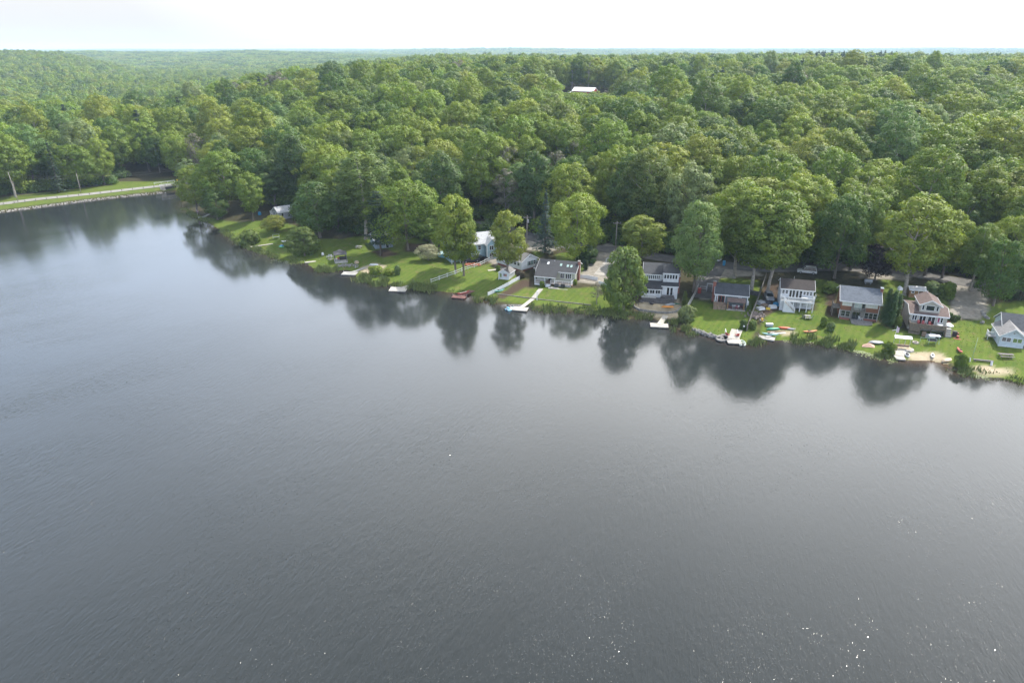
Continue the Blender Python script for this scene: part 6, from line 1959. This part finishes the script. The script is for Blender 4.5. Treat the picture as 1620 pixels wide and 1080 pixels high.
chair('dark lawn chair left of the garden table', (1272, 503), 170, CHAR); chair('green lawn chair right of the garden table', (1282, 504.5), -20, PL('green_chair', (.12, .18, .12)))
small('table', 'pale table on the upper deck of the deck house', 'table', None, [('top', MB().box(-.7, .7, -.4, .4, .68, .74), WHITEP), ('leg', MB().box(-.05, .05, -.3, .3, 0, .68), GREYP)], -16, pos=hit(1231, 490) + Vector((5.6, -.6, 2.52)))
# --- brown sided house yard
for q, w in (((1361, 506), 'left'), ((1365, 504.5), 'right')): chair('white plastic chair on the %s of the stone patio' % w, q, 200, WHITEP)
small('propane_tank', 'pale grey tank behind the brown sided house', 'tank', (1373, 449), [('tank', MB().tube([(-1.0, 0, .8), (-.9, 0, .8), (.9, 0, .8), (1.0, 0, .8)], [.35, .5, .5, .35], 12), GREYP), ('leg', MB().box(-.7, -.55, -.3, .3, 0, .4), GREYP), ('leg', MB().box(.55, .7, -.3, .3, 0, .4), GREYP)], -10)
small('bird_house', 'white bird house on a tall pole right of the arborvitae', 'bird house', (1419, 478), [('post', MB().tube([(0, 0, 0), (0, 0, 3.2)], .05, 6), GREYP), ('house', MB().ext([(-.45, 3.2), (.45, 3.2), (.45, 3.8), (0, 4.15), (-.45, 3.8)], -.4, .4, 'y'), WHITEP)])
# --- tan house yard
sb = SH.o.matrix_basis
for i, (x, w) in enumerate(((2.0, 'first'), (2.9, 'second'), (4.2, 'third'))): chair('%s red chair from the left on the dormer house deck' % w, None, 90, RED_P, pos=sb @ Vector((x, 1.5, 1.655)))
small('deck_table', 'white round table standing on the dormer house deck', 'table', None, [('top', disc(.65, .65, .7, .76, 16), WHITEP), ('stem', MB().tube([(0, 0, 0), (0, 0, .7)], .06, 6), GREYP), ('foot', disc(.3, .3, 0, .04, 10), GREYP)], 0, pos=sb @ Vector((5.9, 1.3, 1.655)))
small('parasol', 'white patio umbrella at the side of the tan house', 'umbrella', None, [('canopy', MB().lathe([(1.0, 1.9), (.5, 2.3), (.04, 2.5)], 10), WHITEP), ('pole', MB().tube([(0, 0, 0), (0, 0, 2.45)], .04, 6), GREYP)], 0, pos=sb @ Vector((8.0, 2.9, 0)))
small('cushion_heap', 'heap of coral coloured cushions at the left deck corner', 'cushions', None, [('cushion', MB().box(-.4, .4, -.25, .25, 0, .35), PL('coral_cloth', (.55, .22, .17), .8)), ('cushion', MB().box(-.2, .45, -.3, .2, .353, .6), PL('cream_cloth', (.5, .42, .34), .8))], 20, pos=sb @ Vector((.4, .5, 1.655)))
for x, m_, lab, cat, a, c in ((4.6, WHITEP, 'white storage box under the dormer house deck', 'box', .6, .8), (5.7, BLACK, 'black kettle grill in front of the dormer house deck', 'grill', .6, 1.0), (2.9, DECKWOOD, 'brown barrel planter under the deck edge', 'planter', .4, .9), (3.7, GREYP, 'grey bin under the deck edge', 'bin', .5, .6)):
    small(cat, lab, cat, None, [('body', MB().box(-a, a, -.35, .35, 0, c * .8, top=(.05, .05)), m_), ('lid', MB().box(-a * .92, a * .92, -.33, .33, c * .803, c), m_)], -20, pos=sb @ Vector((x, -.7 if cat != 'planter' else -.4, -.05)))
for x, y, lab in ((9.1, 1.2, 'black smoker grill beside the stair of the tan house'),): small('grill', lab, 'grill', None, [('body', MB().box(-.45, .45, -.4, .4, .2, 1.3, top=(.06, .06)), BLACK), ('leg', MB().box(-.4, .4, -.35, .35, 0, .198), BLACK)], -20, pos=sb @ Vector((x, y, 0)))
for x, y, lab in ((9.6, .3, 'round red brick flower bed beside the stair'), (9.9, 2.2, 'red brick ring behind the smoker grill'), (9.4, 7.6, 'red mulch ring with a dark bush at the gravel drive')):
    small('flower_bed', lab, 'flower bed', None, [('ring', MB().lathe([(.95, -.2), (.95, .12), (.75, .14)], 14), M('red_mulch', (.28, .085, .06), .9, .2, 4)), ('pot', MB().lathe([(.25, .14), (.32, .6), (.28, .62)], 9), RED_P if y < 2 else BRICK)], 0, pos=sb @ Vector((x, y, 0)))
for q, w, lab in (((1509, 508), 1.5, 'dark round bush in the red mulch ring'), ((1516, 505), .9, 'small dark bush beside the red mulch ring'), ((1501, 505), 1.6, 'grey green bush at the corner of the tan house')):
    p = hit(*q); tree('hedge', lab, 'deep', p.x, p.y, w, w)
p = hit(1475.5, 543)
o = thing('swing_seat', 'garden swing with a long white canopy on the lake lawn', 'swing', p, R(-10))
part('canopy', MB().box(-1.15, 1.15, -.45, .55, 1.75, 1.87, top=(.05, .1)), WHITEP, o); part('seat', MB().box(-.9, .9, -.1, .4, .45, .52), CHAR, o); part('backrest', MB().box(-.9, .9, .36, .42, .52, .95), CHAR, o)
for s in (-1, 1): part('leg', MB().bar((s, -.6, 0), (s * .98, 0, 1.75), .06).bar((s, .65, 0), (s * .98, .05, 1.75), .06), PL('pale_green_metal', (.35, .48, .42)), o)
small('goal_frame', 'thin pale green goal frame on the lake lawn', 'goal frame', (1467, 544), [('frame', MB().bar((-1.6, 0, 0), (-1.6, 0, 1.4), .05).bar((1.6, 0, 0), (1.6, 0, 1.4), .05).bar((-1.6, 0, 1.4), (1.6, 0, 1.4), .05).bar((-1.6, .9, 0), (1.6, .9, 0), .05), PL('pale_green_metal', (.35, .48, .42)))], -12)
o = thing('fire_ring', 'round stone fire ring on the lawn beside the boat lift', 'fire pit', hit(1448, 542)); part('ring', MB().lathe([(.65, -.1), (.62, .22), (.4, .22), (.38, .02)], 14), M('ring_stone', (.42, .37, .32), .9, .2, 4), o); part('ash', disc(.36, .36, .02, .06), BLACK, o)
p = hit(1425, 549)
o = thing('boat_lift', 'open boat lift frame with a white roof above the tan platform', 'boat lift', p, R(-14))
part('canopy', MB().ext([(-.7, 2.25), (.2, 2.6), (.3, 2.52), (-.6, 2.17)], -1.7, 1.7, 'x'), PL('lift_roof', (.52, .56, .58), .5), o)
for x in (-1.6, -.5, .6, 1.6): part('post', MB().tube([(x, 0, 0), (x, 0, 2.35)], .05, 6), GREYP, o)
part('platform', MB().box(-1.8, 1.8, -1.2, .3, .0, .18), M('tan_boards', (.42, .33, .22), .8), o); part('side_wall', MB().box(-1.8, -1.2, -2.0, -1.21, 0, .7), M('tan_boards', (.42, .33, .22)), o); part('bench', MB().box(-1.5, 1.6, -.05, .25, .183, .6), DECKWOOD, o)
small('stone_landing', 'pale flat stone at the right of the tan platform', 'stone slab', (1436, 553), [('slab', MB().lathe([(1.3, -.1), (1.2, .22)], 8), concrete)])
small('flag', 'striped flag and weather gear on a pole above the boat lift', 'flag', (1414, 540), [('pole', MB().tube([(0, 0, 0), (0, 0, 3.6)], .05, 6), WHITEP), ('cloth', MB().add([(.04, 0, 3.5), (.7, .1, 3.1), (.6, .05, 1.9), (.04, 0, 2.2)], [(0, 1, 2, 3)]).add([(.04, .03, 3.5), (.7, .13, 3.1), (.6, .08, 1.9), (.04, .03, 2.2)], [(3, 2, 1, 0)]), M('flag_cloth2', (.4, .3, .33), .8, .6, 5, col2=(.1, .12, .22))), ('wind_vane', MB().bar((-.9, 0, 2.6), (.2, 0, 2.8), .08), WHITEP)])
# --- light blue cottage lawn
picnic('long dark picnic table in front of the light blue cottage', (1590.5, 565), -10, M('old_table', (.16, .14, .15), .8, .2, 3), 2.7)
pole('thin pale green flag pole on the right lawn', (1538, 566), 534, PL('pale_green_metal', (.35, .48, .42)), .04, False, name='flag_pole')
small('timber_bench', 'low dark timber bench on the right lawn', 'bench', (1555, 572), [('beam', MB().box(-1.8, 1.8, -.2, .2, .2, .42), M('old_table', (.16, .14, .15))), ('leg', MB().box(-1.5, -1.3, -.18, .18, 0, .198), WEATHER), ('leg', MB().box(1.3, 1.5, -.18, .18, 0, .198), WEATHER)], -16)
for q, w in (((1533, 572), 'left'), ((1568, 578), 'right')): small('bollard', 'short white concrete post at the %s end of the timber bench' % w, 'post', q, [('shaft', MB().tube([(0, 0, 0), (.15, .3, .75)], .22, 10), WHITEP), ('cap', MB().tube([(.15, .3, .753), (.16, .32, .8)], .24, 10), GREYP)])
o = thing('stone_edge', 'line of flat stones from the gravel drive to the lawn', 'stones', hit(1556, 500)); stones('edge_stones', [tuple(hit(*q) - o.location + Vector((rg.gauss(0, .2), rg.gauss(0, .2), .05))) for q in ((1553, 493), (1555, 496), (1557, 499), (1560, 502), (1564, 504), (1552, 510), (1556, 511))], STONE, o, .8, 1.3)
# --- street
car('dark car parked on the street behind the tall oaks', (1191, 417), 170, PL('dark_green_paint', (.02, .03, .028), .3))
car('white van parked behind the deck house', (1276, 432), 160, WHITEP, 5.0, 1.9, 1.9, name='van')
car('white car nose just showing left of the street oaks', (1128, 412), 140, WHITEP, 4.4)
small('bin', 'upright blue bin standing on the asphalt behind the slate cottage', 'bin', (1145, 420), [('tub', MB().box(-.28, .28, -.28, .28, 0, 1.3, top=(-.04, -.04)), BLUEP), ('lid', MB().box(-.34, .34, -.34, .34, 1.303, 1.4), BLUEP)])
o1, t1 = pole('street utility pole with a grey transformer behind the white cottage', (833.5, 390), 341, None, .15, True, transformer=True)
o2, t2 = pole('street utility pole behind the rhododendron mound', (973, 404), 350, None, .15, True)
o3, t3 = pole('street utility pole behind the slate blue cottage', (1130, 424), 368, None, .15, True, transformer=True)
wires('street power lines from the white cottage to the slate cottage', [t1, t2, t3], .7, ((-1, 0), (-.4, 0), (.4, 0), (1, 0)))
# --- causeway
oA, tA = pole('leaning wooden pole at the left end of the causeway', (29, 320), 272, None, .14, False, lean=-.06)
oB, tB = pole('straight wooden pole in the middle of the causeway', (128.5, 306.5), 275, None, .14, False)
q = hit(292, 286); tC = Vector((q.x, q.y, q.z + 6.5)); q = hit(-140, 338); tD = Vector((q.x, q.y, q.z + 7.5))
wires('pair of power lines strung along the causeway', [tD, tA, tB, tC], 1.2, ((0, 0), (0, -.9)), .03)
rp = []
P0 = [Vector((*at(a, b, 0), 0)) for a, b in [(-120, 352), (0, 336.5), (70, 327.5), (130, 319.5), (200, 311.5), (262, 305.5)]]
for a, b in zip(P0[:-1], P0[1:]):
    nrm = Vector((-(b - a).y, (b - a).x, 0)).normalized()
    if nrm.y < 0: nrm = -nrm
    for i in range(int((b - a).length * 4.5)):
        u = rg.random(); q = a.lerp(b, rg.random()) + nrm * (u * 2.1 - .4); rp.append((q.x, q.y, max(0, gz(q.x, q.y)) + .05))
o = thing('stone_bank', 'band of loose grey stones along the causeway waterline', 'rocks', (0, 0, 0)); stones('bank_stones', rp, M('bank_stone', (.34, .32, .29), .9, .25, 2, .3, 8), o, .35, .8)
for px_ in range(6, 262, 17):
    q = hit(px_, 322.0 + (px_ - 20) * (296.5 - 322.5) / 230)
    tag(MB().box(-.1, .1, -.1, .1, -.3, .85).build('guard_post', WEATHER, None, loc=q), 'short dark guard post along the causeway road edge', 'post', 'short posts along the causeway')
bq = hit(270, 298)
o = thing('bridge', 'short concrete road bridge with pale railings over the outlet', 'bridge', (bq.x, bq.y, 2.4), ang(hit(255, 296), hit(286, 292)))
part('deck_edge', MB().box(-4.6, 4.6, -.3, .0, -.45, .12), concrete, o); part('opening_shade', MB().box(-2.4, 2.4, -.36, -.305, -1.9, -.46), BLACK, o)  # solid black slab: shade inside the culvert opening put in as colour
for s in (-1, 1): part('wing_wall', MB().ext([(s * 2.5, -2.2), (s * 2.5, -.3), (s * 4.6, -.3), (s * 4.6, -1.2)], -.6, -.31, 'y'), concrete, o)
for y in (-.15, 6.6): part('railing', MB().bar((-4.6, y, .95), (4.6, y, .95), .12).bar((-4.6, y, .6), (4.6, y, .6), .10).bar((-4.5, y, .13), (-4.5, y, 1.0), .12).bar((4.5, y, .13), (4.5, y, 1.0), .12).bar((-1.5, y, .13), (-1.5, y, 1.0), .12).bar((1.5, y, .13), (1.5, y, 1.0), .12), TRIM, o)
small('road_sign', 'small yellow warning sign beside the bridge', 'sign', (281.5, 291), [('post', MB().tube([(0, 0, 0), (0, 0, 2.2)], .05, 6), GREYP), ('plate', MB().ext([(-.45, 1.8), (0, 1.35), (.45, 1.8), (0, 2.25)], -.06, -.04, 'y'), PL('sign_yellow', (.65, .42, .03)))], 10)

# ---------------------------------------------------------------- reeds, shore grass and water plants
REED = [((350, 366), (440, 410), 1.2, .9, .8), ((382, 386), (412, 398), 1.0, 1.2, 1.4), ((440, 412), (482, 416), 1.6, .9, 1.0), ((500, 427), (536, 428), 1.6, 1.4, 1.6), ((566, 440), (612, 451), 2.2, 1.6, 2.0), ((648, 455), (690, 460), 1.8, 1.5, 1.9), ((612, 451), (648, 455), 1.0, 1.0, 1.2),
        ((753, 473), (784, 480), 1.6, 1.3, 1.6), ((845, 482), (1000, 501), 1.8, 1.0, 1.2), ((1000, 501), (1035, 503), 1.2, .9, 1.0), ((1062, 510), (1100, 525), 1.8, 1.5, 1.8), ((1180, 543), (1205, 541), 1.3, 1.4, 1.5),
        ((1252, 539), (1352, 552), 1.9, 1.4, 1.8), ((1384, 562), (1416, 567), 1.4, 1.2, 1.3), ((1508, 583), (1550, 593), 1.7, 1.1, 1.3), ((1550, 593), (1640, 608), 1.4, .6, .8), ((288, 330), (330, 352), 1.2, .8, .8), ((690, 460), (745, 464), .6, .5, .4)]
rr = np.random.default_rng(21)
SH_PTS = np.array(SHORE)


def shore_between(a, b, k):
    """k points along the shoreline between two pixels, with the inland normal"""
    A, B = np.array(at(*a, 0)), np.array(at(*b, 0))
    seg = SH_PTS[1:] - SH_PTS[:-1]; ln = np.hypot(*seg.T); cum = np.concatenate([[0], np.cumsum(ln)])
    def loc(P):
        t = np.clip(((P - SH_PTS[:-1]) * seg).sum(1) / ln ** 2, 0, 1)
        d = np.hypot(*(SH_PTS[:-1] + seg * t[:, None] - P).T); i = d.argmin()
        return cum[i] + t[i] * ln[i]
    u = rr.uniform(loc(A), loc(B), k)
    i = np.clip(np.searchsorted(cum, u) - 1, 0, len(ln) - 1)
    t = (u - cum[i]) / ln[i]
    P = SH_PTS[i] + seg[i] * t[:, None]
    N = np.stack([-seg[i][:, 1], seg[i][:, 0]], 1) / ln[i][:, None]
    return P, N


RV, RF = [], []
nb = 0
for a, b, wid, hgt, dens in REED:
    L = math.dist(at(*a, 0), at(*b, 0))
    k = int(L * (wid + 1.4) * 26 * dens)
    P, N = shore_between(a, b, k)
    off = rr.normal(.1, wid * .62, k)
    P = P + N * off[:, None] * 1.0
    clump = vnoise(P[:, 0] / 1.6, P[:, 1] / 1.6, 4)
    ok = clump > .34
    P, clump = P[ok], clump[ok]
    z, s_ = ground(P[:, 0], P[:, 1]); z = np.maximum(z, -.05)
    k = len(P)
    h_ = hgt * rr.uniform(.4, 1.0, k) * (.35 + clump)
    w = rr.uniform(.05, .11, k)
    an = rr.uniform(0, 2 * pi, k); lean = rr.normal(0, .22, (k, 2)) * h_[:, None]
    dx, dy = np.cos(an) * w, np.sin(an) * w
    v0 = np.stack([P[:, 0] - dx, P[:, 1] - dy, z], 1); v1 = np.stack([P[:, 0] + dx, P[:, 1] + dy, z], 1)
    v2 = np.stack([P[:, 0] + lean[:, 0] + dx * .3, P[:, 1] + lean[:, 1] + dy * .3, z + h_], 1); v3 = np.stack([P[:, 0] + lean[:, 0] - dx * .3, P[:, 1] + lean[:, 1] - dy * .3, z + h_], 1)
    RV.append(np.stack([v0, v1, v2, v3], 1).reshape(-1, 3)); RF.append(np.arange(4 * k).reshape(k, 4) + nb); nb += 4 * k
rm, n, l, b = new_mat('reed_blades')
gi = n.new('ShaderNodeNewGeometry')
l.new(mixc(n, l, gi.outputs['Random Per Island'], (.075, .125, .028), (.185, .205, .060)), b.inputs['Base Color']); b.inputs['Roughness'].default_value = .7
tag(link('reeds', np_mesh('reeds', np.concatenate(RV), np.concatenate(RF), rm)), kind='stuff')
# rough grass tufts on the lawns, banks and edges
k = 60000
TX = rr.uniform(-118, 118, k); TY = rr.uniform(112, 262, k)
z, s_ = ground(TX, TY)
ok = (s_ > .3) & (s_ < 46)
lawn_in = np.zeros(k, bool)
for p in LAWN: lawn_in |= inside(TX, TY, p)
hard = np.zeros(k, bool)
for p in SANDY + GRAVEL + MULCH: hard |= inside(TX, TY, p)
ok &= ~hard & (lawn_in | (rr.uniform(size=k) < .5)) & (vnoise(TX / 3, TY / 3, 8) > .35) & (seg_dist(TX, TY, STREET) > 4.5)
TX, TY, z, edge = TX[ok], TY[ok], z[ok], ~lawn_in[ok]
P = np.stack([TX, TY, z + .03], 1); nn = np.stack([rr.normal(size=len(P)), rr.normal(size=len(P)), rr.uniform(.2, 1.4, len(P))], 1)
V, F = leaf_quads(rr, P, nn, .26, .4)
tm, n, l, b = new_mat('grass_tufts')
gi = n.new('ShaderNodeNewGeometry')
l.new(mixc(n, l, gi.outputs['Random Per Island'], (.040, .078, .012), (.105, .140, .030)), b.inputs['Base Color']); b.inputs['Roughness'].default_value = .8
tag(link('grass', np_mesh('grass', V, F, tm)), kind='stuff')
# lily pads and floating weed off the reeds
LV, LF = [], []
nb = 0
for a, b, cnt, dist in (((1340, 552), (1416, 568), 900, 1.6), ((930, 492), (1000, 502), 350, 1.2), ((1510, 584), (1560, 594), 350, 1.2), ((436, 410), (476, 414), 300, 2.2), ((1240, 540), (1330, 548), 300, 1.0)):
    P, N = shore_between(a, b, cnt)
    P = P - N * np.abs(rr.normal(.3, dist * .6, cnt))[:, None]
    r_ = rr.uniform(.06, .17, cnt)
    A = np.linspace(0, 2 * pi, 7)[:-1]
    v = np.stack([P[:, None, 0] + r_[:, None] * np.cos(A), P[:, None, 1] + r_[:, None] * np.sin(A), np.full((cnt, 6), .012) + rr.uniform(0, .02, (cnt, 1))], -1)
    LV.append(v.reshape(-1, 3)); LF.append(np.arange(6 * cnt).reshape(cnt, 6) + nb); nb += 6 * cnt
tag(link('lily_pads', np_mesh('lily_pads', np.concatenate(LV), np.concatenate(LF), M('lily_pad', (.13, .17, .05), .5, .25, 1))), kind='stuff')

# ---------------------------------------------------------------- the hazy air
hm = bpy.data.materials.new('haze')
hm.use_nodes = True
hn, hl = hm.node_tree.nodes, hm.node_tree.links
hn.remove(hn['Principled BSDF'])
hv = hn.new('ShaderNodeVolumePrincipled')
hv.inputs['Density'].default_value = .000095
hv.inputs['Color'].default_value = (.60, .78, 1.0, 1)
hv.inputs['Anisotropy'].default_value = .0
hl.new(hv.outputs[0], hn['Material Output'].inputs['Volume'])
hz_top = 110
haze = MB().box(-21000, 21000, -800, 20500, -40, hz_top).build('haze', hm)
tag(haze, kind='stuff')
